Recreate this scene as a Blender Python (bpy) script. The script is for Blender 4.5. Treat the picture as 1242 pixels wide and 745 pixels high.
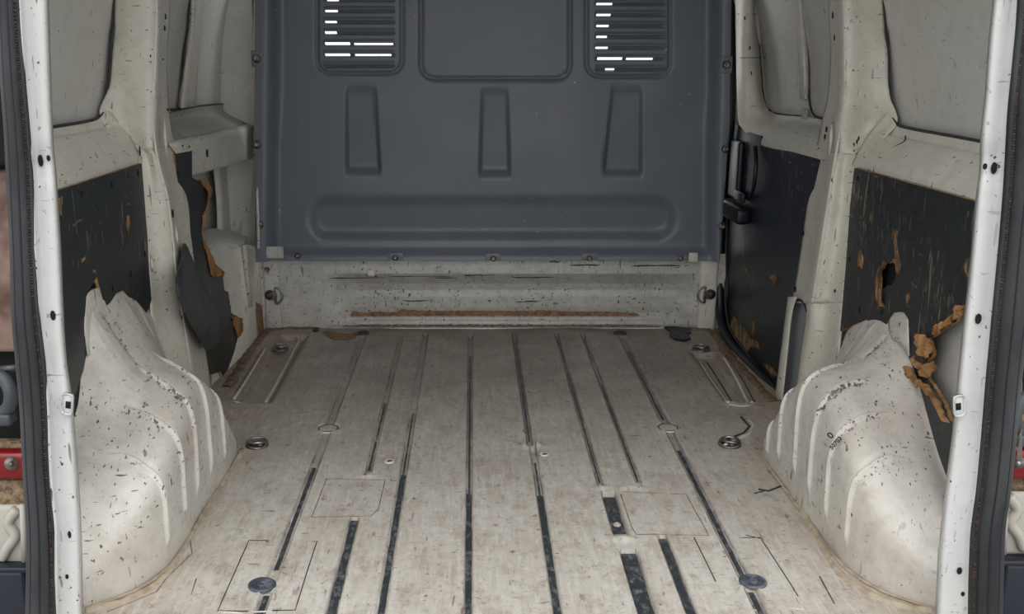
import bpy, bmesh, math, random
from mathutils import Vector, Matrix, noise, geometry
random.seed(7)
C = bpy.context.scene.collection
for o in list(bpy.data.objects): bpy.data.objects.remove(o)

# ------------------------------------------------------------ camera, sky, exposure
F, CX, CY = 1230.0, 573.0, 372.5          # focal length and principal point for the 1242x745 frame
TH = math.atan(320.0 / F)                  # camera looks down by about 14.6 degrees
CAM = Vector((-0.063, 0.0, 0.93))
cd = bpy.data.cameras.new('camera'); cam = bpy.data.objects.new('camera', cd); C.objects.link(cam)
cam.location = CAM; cam.rotation_euler = (math.radians(90) - TH, 0, 0)
cd.sensor_width = 36; cd.lens = 36 * F / 1242; cd.shift_x = 48 / 1242; cd.clip_start = 0.05
bpy.context.scene.camera = cam

W = bpy.data.worlds.new('overcast_sky'); bpy.context.scene.world = W; W.use_nodes = True
wt = W.node_tree; bg = wt.nodes['Background']
bg.inputs['Color'].default_value = (0.975, 0.985, 1.0, 1); bg.inputs['Strength'].default_value = 1.15
sd = bpy.data.lights.new('soft_sun', 'SUN'); sd.energy = 1.0; sd.angle = math.radians(55); sd.color = (1, 0.98, 0.95)
sun = bpy.data.objects.new('soft_sun', sd); C.objects.link(sun)
sun.rotation_euler = (math.radians(36), 0, math.radians(-4))
vs = bpy.context.scene.view_settings
vs.view_transform = 'Standard'; vs.look = 'None'; vs.gamma = 1; vs.use_curve_mapping = False; vs.exposure = 0.45

# ------------------------------------------------------------ measuring helpers: photo pixel -> point on a real plane
def ray(px, py):
    xc = (px - CX) / F; yc = (CY - py) / F
    return Vector((xc, math.cos(TH) + yc * math.sin(TH), -math.sin(TH) + yc * math.cos(TH)))
def PX(px, py, X): d = ray(px, py); t = (X - CAM.x) / d.x; return CAM + d * t
def PY(px, py, Y): d = ray(px, py); return CAM + d * (Y / d.y)
def PZ(px, py, Z=0.0): d = ray(px, py); return CAM + d * ((Z - CAM.z) / d.z)
def ss(a, b, x):
    t = min(1, max(0, (x - a) / (b - a))); return t * t * (3 - 2 * t)
def tab(T, x):
    if x <= T[0][0]: return T[0][1]
    for (a, b), (c, d) in zip(T, T[1:]):
        if x <= c: return b + (d - b) * (x - a) / (c - a)
    return T[-1][1]

# ------------------------------------------------------------ object helpers
def tag(o, label=None, cat=None, group=None, kind=None):
    for k, v in (('label', label), ('category', cat), ('group', group), ('kind', kind)):
        if v: o[k] = v
    return o
def mk(name, verts, faces, mat, parent=None, smooth=True, uvs=None):
    vs_ = [Vector(v) for v in verts]
    if parent is not None: base = WORLD[parent.name]
    else:
        xs = [v.x for v in vs_]; ys = [v.y for v in vs_]; zs = [v.z for v in vs_]
        base = Vector(((min(xs) + max(xs)) / 2, (min(ys) + max(ys)) / 2, min(zs)))
    me = bpy.data.meshes.new(name); me.from_pydata([v - base for v in vs_], [], faces); me.validate(); me.update()
    if smooth: me.polygons.foreach_set('use_smooth', [True] * len(me.polygons))
    me.materials.append(mat)
    o = bpy.data.objects.new(name, me); C.objects.link(o)
    if parent is None: o.location = base
    else: o.parent = parent
    WORLD[o.name] = base
    return o
WORLD = {}
def empty(name, loc, label, cat, group=None):
    o = bpy.data.objects.new(name, None); C.objects.link(o); o.location = loc; o.empty_display_size = 0.05
    WORLD[o.name] = Vector(loc); return tag(o, label, cat, group)

class MB:                                   # collects shapes for ONE mesh
    def __init__(s): s.v = []; s.f = []
    def add(s, v, f):
        n = len(s.v); s.v += [Vector(a) for a in v]; s.f += [tuple(i + n for i in a) for a in f]; return s
    def box(s, c, d, M=None, bev=0.0):
        bm = bmesh.new(); bmesh.ops.create_cube(bm, size=1)
        for v in bm.verts: v.co = Vector((v.co.x * d[0], v.co.y * d[1], v.co.z * d[2]))
        if bev: bmesh.ops.bevel(bm, geom=bm.edges[:], offset=bev, segments=2, affect='EDGES', profile=0.6)
        return s.bm(bm, M, c)
    def bm(s, bm, M=None, c=(0, 0, 0)):
        bm.verts.index_update(); c = Vector(c)
        s.add([((M @ v.co) if M else v.co) + c for v in bm.verts], [tuple(v.index for v in f.verts) for f in bm.faces])
        bm.free(); return s
    def tube(s, pts, r, n=8, closed=False, flat=1.0, up=None):
        pts = [Vector(p) for p in pts]; m = len(pts); V = []; Fc = []
        prev = None
        for i, p in enumerate(pts):
            a = pts[(i - 1) % m] if (closed or i > 0) else p; b = pts[(i + 1) % m] if (closed or i < m - 1) else p
            t = (b - a).normalized()
            u = Vector(up) if up else (prev if prev else (Vector((0, 0, 1)) if abs(t.z) < .9 else Vector((1, 0, 0))))
            u = (u - t * u.dot(t)).normalized(); prev = u; w = t.cross(u)
            rr = r[i] if isinstance(r, (list, tuple)) else r
            for k in range(n):
                q = 2 * math.pi * k / n
                V.append(p + (u * math.cos(q) * flat + w * math.sin(q)) * rr)
        for i in range(m if closed else m - 1):
            for k in range(n):
                j = (i + 1) % m
                Fc.append((i * n + k, i * n + (k + 1) % n, j * n + (k + 1) % n, j * n + k))
        if not closed: Fc.append(tuple(range(n))[::-1]); Fc.append(tuple((m - 1) * n + k for k in range(n)))
        return s.add(V, Fc)
    def lathe(s, prof, c, axis=(0, 0, 1), n=24):
        a = Vector(axis).normalized(); q = Vector((0, 0, 1)).rotation_difference(a); V = []; Fc = []
        for (r, h) in prof:
            for k in range(n):
                t = 2 * math.pi * k / n; V.append(q @ Vector((r * math.cos(t), r * math.sin(t), h)) + Vector(c))
        for i in range(len(prof) - 1):
            for k in range(n): Fc.append((i * n + k, i * n + (k + 1) % n, (i + 1) * n + (k + 1) % n, (i + 1) * n + k))
        Fc.append(tuple((len(prof) - 1) * n + k for k in range(n)))
        return s.add(V, Fc)
    def build(s, name, mat, parent=None, smooth=True): return mk(name, s.v, s.f, mat, parent, smooth)
def sharp(o, deg=35):
    try: o.data.set_sharp_from_angle(angle=math.radians(deg))
    except Exception: pass
    return o
def cr(P, n):                                # Catmull-Rom resampling of a list of Vectors
    out = []
    for i in range(len(P) - 1):
        a = P[i - 1] if i else P[0] * 2 - P[1]; b = P[i]; c = P[i + 1]; d = P[i + 2] if i + 2 < len(P) else P[-1] * 2 - P[-2]
        for k in range(n):
            t = k / n
            out.append(0.5 * ((2 * b) + (c - a) * t + (2 * a - 5 * b + 4 * c - d) * t * t + (3 * b - a - 3 * c + d) * t ** 3))
    return out + [P[-1]]
def net(name, rows, mat, parent=None, n=5, thick=0.0, lin=False, amp=0.0):
    """rows of (px, py, X) points: a pressed sheet through those points, each at its own real X"""
    R = [[PX(*p) if len(p) == 3 else Vector(p[:3]) for p in r] for r in rows]
    if not lin:
        R = [cr(r, n) for r in R]
        cols = [cr([R[i][j] for i in range(len(R))], n) for j in range(len(R[0]))]
    else: cols = [[R[i][j] for i in range(len(R))] for j in range(len(R[0]))]
    nc = len(cols); nr = len(cols[0]); V = [cols[j][i] for i in range(nr) for j in range(nc)]
    if amp: V = [v + Vector((noise.noise(v * 9) * amp, 0, 0)) for v in V]
    Fc = [(i * nc + j, i * nc + j + 1, (i + 1) * nc + j + 1, (i + 1) * nc + j) for i in range(nr - 1) for j in range(nc - 1)]
    o = mk(name, V, Fc, mat, parent)
    if thick:
        m = o.modifiers.new('thickness', 'SOLIDIFY'); m.thickness = thick; m.offset = 0
    return o
def plate(name, outer, holes, X, mat, parent=None, t=0.005, jag=0.0, step=0.02, edge=None, slope=None):
    """thin board: outline in photo pixels laid on the plane x = X, extruded t towards the wall; torn edges get jag"""
    def loop(pts):
        P = [PX(p[0], p[1], X) for p in pts]; out = []
        for i, a in enumerate(P):
            b = P[(i + 1) % len(P)]; jg = jag if (len(pts[i]) > 2) else 0
            L = (b - a).length; k = max(1, int(L / (0.006 if jg else step)))
            for q in range(k):
                v = a.lerp(b, q / k)
                if jg and q: v = v + Vector((0, random.uniform(-jg, jg), random.uniform(-jg, jg)))
                out.append(v)
        return out
    loops = [loop(outer)] + [loop(h) for h in holes]
    if slope:
        for l in loops:
            for v in l: v.x += slope(v)
    flat = [v for l in loops for v in l]
    tris = geometry.tessellate_polygon([[Vector((v.y, v.z, 0)) for v in l] for l in loops])
    n = len(flat); d = Vector((t if X > 0 else -t, 0, 0))
    V = flat + [v + d for v in flat]; Fc = [tuple(a) for a in tris] + [tuple(i + n for i in a)[::-1] for a in tris]
    nf = len(Fc); s = 0
    for l in loops:
        for i in range(len(l)):
            a = s + i; b = s + (i + 1) % len(l); Fc.append((a, b, b + n, a + n))
        s += len(l)
    o = mk(name, V, Fc, mat, parent, smooth=False)
    if edge:
        o.data.materials.append(edge)
        for p in o.data.polygons:
            if p.index >= nf and len(p.vertices) == 4: p.material_index = 1
    return o
def hfield(name, us, vs_, fn, mat, parent=None, hole=None):
    V = [fn(u, v) for v in vs_ for u in us]; nu = len(us); Fc = []
    for j in range(len(vs_) - 1):
        vm = (vs_[j] + vs_[j + 1]) / 2
        for i in range(nu - 1):
            if hole and hole((us[i] + us[i + 1]) / 2, vm): continue
            Fc.append((j * nu + i, j * nu + i + 1, (j + 1) * nu + i + 1, (j + 1) * nu + i))
    return mk(name, V, Fc, mat, parent)
def lines(a, b, step, marks=(), w=4, fine=1.0):
    L = set(); x = a
    while x < b: L.add(round(x, 4)); x += step
    L.add(b)
    for m in marks:
        k = -w
        while k <= w: L.add(round(m + k * fine, 4)) if a < m + k * fine < b else None; k += 1
    L = sorted(L); out = [L[0]]
    for x in L[1:]:
        if x - out[-1] > fine * 0.35: out.append(x)
    return out
def rrect(u, v, x0, y0, x1, y1, r):          # signed distance of a rounded rectangle
    cx, cy = (x0 + x1) / 2, (y0 + y1) / 2; dx = abs(u - cx) - (x1 - x0) / 2 + r; dy = abs(v - cy) - (y1 - y0) / 2 + r
    return math.hypot(max(dx, 0), max(dy, 0)) + min(max(dx, dy), 0) - r

# ------------------------------------------------------------ materials
class NT:
    def __init__(s, name):
        s.m = bpy.data.materials.new(name); s.m.use_nodes = True; s.t = s.m.node_tree; s.b = s.t.nodes['Principled BSDF']
        s.g = s.t.nodes.new('ShaderNodeNewGeometry').outputs['Position']
    def n(s, ty, **kw):
        x = s.t.nodes.new(ty)
        for k, v in kw.items(): setattr(x, k, v)
        return x
    def l(s, a, b): s.t.links.new(a, b)
    def scaled(s, sc, rot=(0, 0, 0)):
        m = s.n('ShaderNodeMapping'); m.inputs['Scale'].default_value = sc; m.inputs['Rotation'].default_value = rot; s.l(s.g, m.inputs['Vector']); return m.outputs[0]
    def noise(s, scale, det=4, vec=None, rough=0.55):
        x = s.n('ShaderNodeTexNoise'); x.inputs['Scale'].default_value = scale; x.inputs['Detail'].default_value = det; x.inputs['Roughness'].default_value = rough
        s.l(vec or s.g, x.inputs['Vector']); return x.outputs['Fac']
    def ramp(s, fac, a, b, lo=0.0, hi=1.0):
        x = s.n('ShaderNodeMapRange'); x.inputs['From Min'].default_value = a; x.inputs['From Max'].default_value = b
        x.inputs['To Min'].default_value = lo; x.inputs['To Max'].default_value = hi; s.l(fac, x.inputs['Value']); return x.outputs[0]
    def math(s, op, a, b=0.0):
        x = s.n('ShaderNodeMath', operation=op)
        for i, q in enumerate((a, b)):
            if isinstance(q, (int, float)): x.inputs[i].default_value = q
            else: s.l(q, x.inputs[i])
        return x.outputs[0]
    def mix(s, fac, a, b):
        x = s.n('ShaderNodeMix', data_type='RGBA')
        if isinstance(fac, (int, float)): x.inputs[0].default_value = fac
        else: s.l(fac, x.inputs[0])
        for i, q in ((6, a), (7, b)):
            if isinstance(q, tuple): x.inputs[i].default_value = q + (1,)
            else: s.l(q, x.inputs[i])
        return x.outputs[2]
    def line(s, scale, w, vec=None, det=2, lvl=0.5):         # thin contour lines of a noise: scratches
        nz = s.noise(scale, det, vec); return s.ramp(s.math('ABSOLUTE', s.math('SUBTRACT', nz, lvl)), 0, w, 1, 0)
    def dash(s, sc, rot, amt=0.5):                            # short thin strokes: scratches
        nz = s.noise(1.0, 1.5, s.scaled(sc, rot)); return s.ramp(nz, 0.735 - 0.035 * amt, 0.76 - 0.035 * amt)
    def done(s, col, rough, bump=None, bs=0.1, metal=0.0, dist=0.002):
        if isinstance(col, tuple): s.b.inputs['Base Color'].default_value = col + (1,)
        else: s.l(col, s.b.inputs['Base Color'])
        if isinstance(rough, float): s.b.inputs['Roughness'].default_value = rough
        else: s.l(rough, s.b.inputs['Roughness'])
        s.b.inputs['Metallic'].default_value = metal
        if bump is not None:
            x = s.n('ShaderNodeBump'); x.inputs['Strength'].default_value = bs; x.inputs['Distance'].default_value = dist
            s.l(bump, x.inputs['Height']); s.l(x.outputs[0], s.b.inputs['Normal'])
        return s.m
def paint(name, base, dirt, dirt_amt=0.5, chips=0.5, scr=0.5, rough=0.42, attr=None, dark=(0.03, 0.028, 0.026)):
    t = NT(name)
    big = t.ramp(t.noise(2.6, 6, rough=0.65), 0.42, 0.72, 0, dirt_amt); fine = t.ramp(t.noise(28, 5, rough=0.7), 0.45, 0.75, 0, dirt_amt * 0.7)
    col = t.mix(big, base, dirt); col = t.mix(fine, col, tuple(c * 0.72 for c in dirt))
    zone = t.ramp(t.noise(5.5, 4, rough=0.7), 0.40, 0.62, 0.0, 1.0)
    k = 0.035 * (chips - 0.5)
    c1 = t.ramp(t.math('ADD', t.noise(95, 3, t.scaled((1, 0.6, 0.8), (0.4, 0.3, 0.5))), t.math('MULTIPLY', zone, 0.05)), 0.705 - k, 0.725 - k)
    ds = [t.dash((170, 90, 20), (0.5, 0.2, 0.3), scr), t.dash((22, 40, 180), (0.3, 0.5, 0.2), scr), t.dash((140, 25, 100), (0.2, 0.9, 0.7), scr), t.dash((90, 50, 14), (0.9, 0.1, 1.4), scr)]
    m = t.math('MULTIPLY', t.math('MAXIMUM', t.math('MAXIMUM', ds[0], ds[1]), t.math('MAXIMUM', ds[2], ds[3])), t.ramp(zone, 0, 1, 0.25, 0.9))
    m = t.math('MAXIMUM', m, t.math('MULTIPLY', c1, 0.9))
    if attr:
        a = t.n('ShaderNodeAttribute', attribute_name=attr); w = t.ramp(t.math('ADD', t.noise(110, 4, t.scaled((1, 0.6, 1)), 0.7), t.math('MULTIPLY', a.outputs['Fac'], 0.15)), 0.64, 0.66)
        m = t.math('MAXIMUM', m, t.math('MULTIPLY', w, t.ramp(a.outputs['Fac'], 0.05, 0.3, 0, 0.85)))
    col = t.mix(m, col, dark)
    return t.done(col, t.ramp(big, 0, 1, rough, rough + 0.25), t.noise(9, 3), 0.25, dist=0.004)
M = {}
M['pillar'] = paint('white_pillar_paint', (0.59, 0.595, 0.585), (0.42, 0.42, 0.37), 0.25, 0.3, 0.9, 0.38)
M['cream'] = paint('cream_body_paint', (0.74, 0.715, 0.625), (0.40, 0.37, 0.30), 0.35, 0.0, 0.6, 0.4)
M['arch'] = paint('scuffed_arch_paint', (0.64, 0.615, 0.56), (0.38, 0.32, 0.265), 0.6, 0.15, 0.9, 0.36, attr='wear')
M['skin'] = paint('grey_skin_paint', (0.64, 0.63, 0.585), (0.46, 0.45, 0.41), 0.35, -0.4, 0.1, 0.45)
M['cross'] = paint('chipped_cream_paint', (0.60, 0.59, 0.55), (0.33, 0.29, 0.24), 0.6, 1.2, 1.2, 0.45)
M['rail'] = paint('grey_cream_paint', (0.42, 0.41, 0.37), (0.26, 0.24, 0.2), 0.3, 0.4, 0.4, 0.45)

M['roof'] = paint('dull_grey_roof_paint', (0.42, 0.42, 0.40), (0.10, 0.1, 0.09), 0.3, 0.2, 0.2, 0.5)
def floor_mat():
    t = NT('dirty_floor_paint')
    base = (0.60, 0.58, 0.525); grime = (0.36, 0.31, 0.25); pink = (0.43, 0.35, 0.29)
    big = t.ramp(t.noise(2.2, 7, rough=0.7), 0.45, 0.70, 0, 0.6)
    streak = t.ramp(t.noise(9, 6, t.scaled((6, 0.7, 1))), 0.46, 0.72, 0, 0.55)
    fine = t.ramp(t.noise(45, 5, rough=0.75), 0.42, 0.72, 0, 0.5)
    sep = t.n('ShaderNodeSeparateXYZ'); t.l(t.g, sep.inputs[0])
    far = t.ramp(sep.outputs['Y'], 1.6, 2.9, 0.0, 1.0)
    side = t.math('MULTIPLY', t.ramp(t.math('ABSOLUTE', sep.outputs['X']), 0.50, 0.72), t.ramp(t.noise(6, 5, rough=.7), 0.35, 0.6))
    col = t.mix(big, base, grime); col = t.mix(streak, col, pink); col = t.mix(fine, col, (0.36, 0.31, 0.26))
    col = t.mix(t.math('MULTIPLY', far, t.ramp(t.noise(5, 5, rough=.7), .3, .65, .4, 1)), col, (0.235, 0.222, 0.19))  # darker towards the far end: light falloff painted into the floor colour
    mot = t.ramp(t.noise(13, 7, t.scaled((1.3, .8, 1)), .75), .50, .62, 0, .55); col = t.mix(mot, col, (0.30, 0.245, 0.20))
    mot2 = t.ramp(t.noise(60, 4, t.scaled((1, .6, 1)), .8), .54, .66, 0, .5); col = t.mix(mot2, col, (0.25, 0.19, 0.15))
    col = t.mix(t.math('MULTIPLY', side, 0.75), col, (0.33, 0.245, 0.165))
    a = t.n('ShaderNodeAttribute', attribute_name='dirt')
    col = t.mix(t.math('MULTIPLY', a.outputs['Fac'], t.ramp(t.noise(30, 4), 0.3, 0.55, 0.55, 1)), col, (0.10, 0.085, 0.07))
    ds = [t.dash((120, 13, 1), (0, 0, 0.05), .9), t.dash((22, 140, 1), (0, 0, 0.25), .9), t.dash((60, 14, 1), (0, 0, 0.9), 1.0), t.dash((15, 70, 1), (0, 0, 0.4), 0.9)]
    z = t.ramp(t.noise(6, 4, rough=.7), 0.38, 0.6, 0.3, 1)
    m = t.math('MULTIPLY', t.math('MAXIMUM', t.math('MAXIMUM', ds[0], ds[1]), t.math('MAXIMUM', ds[2], ds[3])), z)
    col = t.mix(t.math('MULTIPLY', m, 0.75), col, (0.13, 0.085, 0.07))
    ch = t.ramp(t.noise(75, 3, t.scaled((0.6, 1, 1))), 0.685, 0.705)
    col = t.mix(t.math('MULTIPLY', ch, 0.8), col, (0.07, 0.04, 0.035))
    lt = t.ramp(t.noise(34, 4, t.scaled((3.5, .35, 1)), 0.7), 0.50, 0.66, 0, 0.55); col = t.mix(t.math('MULTIPLY', lt, t.ramp(sep.outputs['Y'], 3.0, 1.6, 0.25, 1)), col, (0.62, 0.61, 0.56))
    rust = t.math('MULTIPLY', t.ramp(t.noise(38, 4), 0.62, 0.68), t.ramp(t.noise(4.2, 3), 0.53, 0.62))
    col = t.mix(t.math('MULTIPLY', rust, 0.7), col, (0.30, 0.14, 0.08))
    return t.done(col, 0.62, t.noise(40, 4), 0.25, dist=0.002)
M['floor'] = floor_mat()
t = NT('slate_bulkhead_paint')
col = t.mix(t.ramp(t.noise(3, 6, rough=.65), 0.4, 0.7, 0, 0.6), (0.150, 0.172, 0.208), (0.195, 0.206, 0.220))
sc = t.math('MULTIPLY', t.line(9, 0.002, t.scaled((0.5, 1, 1.6))), t.ramp(t.noise(7, 2), 0.62, 0.66))
col = t.mix(t.math('MULTIPLY', sc, 0.5), col, (0.28, 0.29, 0.30))
col = t.mix(t.ramp(t.noise(60, 2), 0.755, 0.77), col, (0.45, 0.45, 0.45))
M['slate'] = t.done(col, 0.38, t.noise(5, 3), 0.35, dist=0.005)
def board(name, base, tan_amt, edge=(0.22, 0.15, 0.085)):
    t = NT(name)
    z = t.ramp(t.noise(4, 4), 0.48 - 0.06 * tan_amt, 0.68)
    s1 = t.math('MULTIPLY', t.ramp(t.noise(42, 4, t.scaled((1, 1.2, 0.55), (0.35, 0, 0)), .7), 0.62 - 0.05 * tan_amt, 0.66 - .03 * tan_amt), z)
    s2 = t.math('MULTIPLY', t.math('MAXIMUM', t.dash((1, 110, 22), (.25, 0, 0), 1.0 + 1.0 * tan_amt), t.math('MAXIMUM', t.dash((1, 60, 9), (-.2, 0, 0), 1.0 + tan_amt), t.dash((1, 18, 90), (.5, 0, 0), .8))), t.ramp(z, 0, 1, .35, 1))
    dust = t.ramp(t.noise(6, 6, rough=.7), 0.42, 0.75, 0, 0.5)
    c = t.mix(dust, base, tuple(x * 1.6 + 0.008 for x in base))
    c = t.mix(t.math('MULTIPLY', s1, min(1, tan_amt)), c, edge); c = t.mix(t.math('MULTIPLY', s2, 0.8), c, (0.26, 0.20, 0.13))
    return t.done(c, 0.42, t.noise(30, 4), 0.3, dist=0.002)
M['board'] = board('black_coated_plywood', (0.018, 0.022, 0.024), 1.0)
M['board_plain'] = board('black_coated_plywood_cleaner', (0.022, 0.027, 0.028), 0.25)
M['door_board'] = board('navy_black_plywood', (0.008, 0.013, 0.022), 0.35)
t = NT('torn_wood'); M['wood'] = t.done(t.mix(t.ramp(t.noise(30, 5, t.scaled((1, 1, 0.3))), 0.35, 0.65), (0.50, 0.27, 0.10), (0.20, 0.10, 0.045)), 0.85, t.noise(80, 4), 0.6, dist=0.003)
t = NT('exposed_wood'); M['wood2'] = t.done(t.mix(t.ramp(t.noise(60, 5, t.scaled((1, 1, 0.3))), 0.38, 0.6), (0.34, 0.20, 0.095), (0.07, 0.04, 0.022)), 0.85, t.noise(80, 4), 0.6, dist=0.003)
t = NT('rust_brown_foam'); M['foam'] = t.done(t.mix(t.ramp(t.noise(50, 5), 0.35, 0.65), (0.34, 0.21, 0.12), (0.16, 0.09, 0.055)), 0.9, t.noise(120, 4), 0.8, dist=0.003)
t = NT('black_rubber'); M['rubber'] = t.done(t.mix(t.ramp(t.noise(14, 5, t.scaled((1, 1, 0.4))), 0.4, 0.75), (0.013, 0.014, 0.016), (0.05, 0.052, 0.055)), 0.5, t.noise(200, 2), 0.2, dist=0.001)
t = NT('dark_gasket_rubber'); M['gasket'] = t.done((0.006, 0.009, 0.014), 0.4)
t = NT('woven_seal_lip'); M['lip'] = t.done(t.mix(t.ramp(t.noise(150, 2, t.scaled((1, 1, 1.5))), .5, .6), (0.015, 0.014, 0.015), (0.07, 0.035, 0.03)), 0.8)
t = NT('black_flap'); M['flap'] = t.done(t.mix(t.ramp(t.noise(10, 5), .4, .7), (0.034, 0.038, 0.042), (0.065, 0.068, 0.068)), 0.5, t.noise(12, 4), .5, dist=.006)
t = NT('groove_sealer')
g = t.mix(t.ramp(t.noise(90, 5, t.scaled((1, .5, 1)), .7), .50, .75), (0.035, 0.042, 0.05), (0.22, 0.22, 0.21)); M['sealer'] = t.done(g, 0.4, t.noise(60, 3), .4, dist=.002)
t = NT('steel'); M['steel'] = t.done(t.mix(t.ramp(t.noise(60, 4), .4, .65), (0.38, 0.36, 0.33), (0.14, 0.12, 0.10)), 0.38, metal=0.85)
t = NT('dark_steel'); M['dsteel'] = t.done((0.09, 0.09, 0.09), 0.45, metal=0.6)
t = NT('blue_black_plug'); M['plug'] = t.done(t.mix(t.ramp(t.noise(50, 4), .45, .7), (0.045, 0.055, 0.075), (0.16, 0.17, 0.19)), 0.4)
t = NT('dark_void'); M['void'] = t.done((0.004, 0.004, 0.005), 0.9)
t = NT('grime_line'); M['grime'] = t.done(t.mix(t.ramp(t.noise(60, 3), .4, .6), (0.30, 0.22, 0.17), (0.17, 0.12, 0.10)), 0.8)
t = NT('dark_seam'); M['seam'] = t.done((0.035, 0.035, 0.035), 0.6)
t = NT('brown_dirt'); M['dirt'] = t.done(t.mix(t.ramp(t.noise(70, 5), .35, .65), (0.28, 0.19, 0.12), (0.11, 0.07, 0.05)), 0.9, t.noise(110, 4), 1.0, dist=.004)
t = NT('tan_dirt'); M['tandirt'] = t.done(t.mix(t.ramp(t.noise(40, 5), .35, .65), (0.47, 0.40, 0.31), (0.33, 0.26, 0.18)), 0.9, t.noise(110, 4), .6, dist=.003)
t = NT('grey_blue_primer'); M['primer'] = t.done((0.30, 0.32, 0.355), 0.5)
t = NT('red_lens'); M['red'] = t.done((0.20, 0.006, 0.008), 0.25)
t = NT('white_plastic'); M['white'] = t.done((0.44, 0.42, 0.37), 0.5)
t = NT('navy_plastic'); M['navy'] = t.done((0.010, 0.013, 0.024), 0.5)
t = NT('grey_plastic'); M['greyp'] = t.done((0.06, 0.07, 0.085), 0.5)
t = NT('pinkish_primer'); M['pink'] = t.done(t.mix(t.ramp(t.noise(14, 3), .4, .6), (0.24, 0.16, 0.13), (0.10, 0.055, 0.04)), 0.7)
t = NT('tan_foam'); M['tan'] = t.done(t.mix(t.ramp(t.noise(90, 4), .4, .6), (0.30, 0.21, 0.13), (0.13, 0.085, 0.05)), 0.9, t.noise(90, 4), 1, dist=.004)
t = NT('asphalt'); M['ground'] = t.done(t.mix(t.noise(3, 5), (0.20, 0.20, 0.195), (0.28, 0.275, 0.265)), 0.9)
t = NT('black_ink'); M['ink'] = t.done((0.012, 0.012, 0.014), 0.6)
t = NT('red_ink'); M['rink'] = t.done((0.40, 0.22, 0.19), 0.6)

# ------------------------------------------------------------ ground outside
g = 9.0
tag(mk('floor_outside', [(-g, -g, -.58), (g, -g, -.58), (g, g + 3, -.58), (-g, g + 3, -.58)], [(0, 1, 2, 3)], M['ground'], smooth=False), kind='structure')

# ------------------------------------------------------------ load floor (pressed sheet with grooves)
def gx(px, py): return PZ(px, py).x
def gy(py): return PZ(573, py).y
YN, YF = 1.40, 3.33
X1 = (gx(440, 420) + gx(396, 520) + gx(330, 690)) / 3
X8 = (gx(757, 420) + gx(808, 519) + gx(905, 690)) / 3
X2 = gx(468, 485); X2b = gx(415, 690); X3 = gx(477, 650); X4 = gx(569, 600); X5 = (gx(632, 470) + gx(660, 650)) / 2
X6 = (gx(677, 405) + gx(697, 480) + gx(722, 575)) / 3; X7 = (gx(707, 405) + gx(735, 480) + gx(770, 575)) / 3
X67 = gx(748, 630); X67b = gx(772, 700); X7b = gx(818, 690)
XLc0, XLc1 = gx(318, 430), gx(362, 415); XRc0, XRc1 = gx(856, 448), gx(886, 448)
def jog(py_c): return gy(py_c)
# (centre x, half width, y near, y far, depth)
GR = [(X1, .0085, gy(704), 3.19, .006), (X1, .0085, YN, gy(717), .006), (X8, .0085, gy(701), 3.19, .006), (X8, .0085, YN, gy(714), .006),
      (X2, .006, gy(572), 3.22, .005), (X2b, .0085, YN, gy(630), .006), (X3, .007, YN, 3.22, .005), (X4, .0055, YN, 3.20, .006),
      (X5, .006, gy(541), 3.22, .006), (X5 + .006, .0065, YN, gy(541), .006), (X6, .0055, gy(590), 3.22, .005), (X7, .0055, gy(585), 3.22, .005),
      (X67, .014, gy(647), gy(597), .010), (X67b, .015, YN, gy(668), .010), (X7b, .008, YN, gy(652), .008)]
wide = [(gx(300, 470) , gx(338, 470), gy(490), 3.20), (gx(874, 478), gx(908, 478), gy(488), gy(428))]
rings = [(X1, gy(520)), (X8, gy(519))]
def fz(x, y):
    d = 0
    for (c, w, a, b, dp) in GR:
        if abs(x - c) < w + .016 and a - .012 < y < b + .012:
            e = max(abs(x - c) - w, a - y, y - b); d = min(d, -dp * (1 - ss(-.001, .004, e))) if e < .004 else d + .0016 * (1 - ss(.004, .012, e)) * (abs(x - c) - w > .003)
    for (rx, ry) in rings:
        r = math.hypot(x - rx, y - ry)
        if r < .05: d = -.0015 - .004 * math.exp(-((r - .0225) / .0025) ** 2) if r < .025 else d + .005 * math.exp(-((r - .031) / .005) ** 2)
    for (a, b, c, dd) in wide:
        e = max(a - x, x - b, c - y, y - dd); d += -.016 * (1 - ss(-.012, .003, e)) + .004 * math.exp(-((e - .010) / .006) ** 2)
    # pressed bumps where the two middle grooves meet the wide one
    for (bx, by, rx, ry, h) in ((gx(765, 591), gy(592), .028, .009, .008), (gx(728, 592), gy(593), .016, .010, .007), (gx(756, 654), gy(654), .026, .008, .008), (gx(748, 632), gy(633), .010, .012, .009),
                                (X5 + .004, gy(546), .020, .016, -.006), (gx(651, 540), gy(541), .013, .013, .006), (gx(445, 576), gy(577), .022, .008, .006), (gx(888, 488), gy(490), .010, .012, .006), (gx(918, 492), gy(494), .012, .012, .006)):
        q = ((x - bx) / rx) ** 2 + ((y - by) / ry) ** 2
        if q < 6: d += h * math.exp(-q * 1.4)
    for (c, w, a, b, dp) in GR:
        if a - .01 < y < b + .01 and w < .012: d += .0012 * (1 - ss(.019, .023, abs(x - c)))
    d += noise.noise(Vector((x * 5, y * 5, 0))) * .0022 + noise.noise(Vector((x * 22, y * 14, 3))) * .0006
    return d
xm = []
for (c, w, a, b, dp) in GR: xm += [c - w, c + w]
us = lines(-.84, .84, .009, xm, w=3, fine=.0022); vs2 = lines(YN, YF, .008, [g[2] for g in GR if g[2] > YN] + [g[3] for g in GR], w=1, fine=.004)
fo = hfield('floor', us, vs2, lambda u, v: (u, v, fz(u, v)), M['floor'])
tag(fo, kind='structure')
at = fo.data.attributes.new('dirt', 'FLOAT', 'POINT'); vals = []
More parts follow.
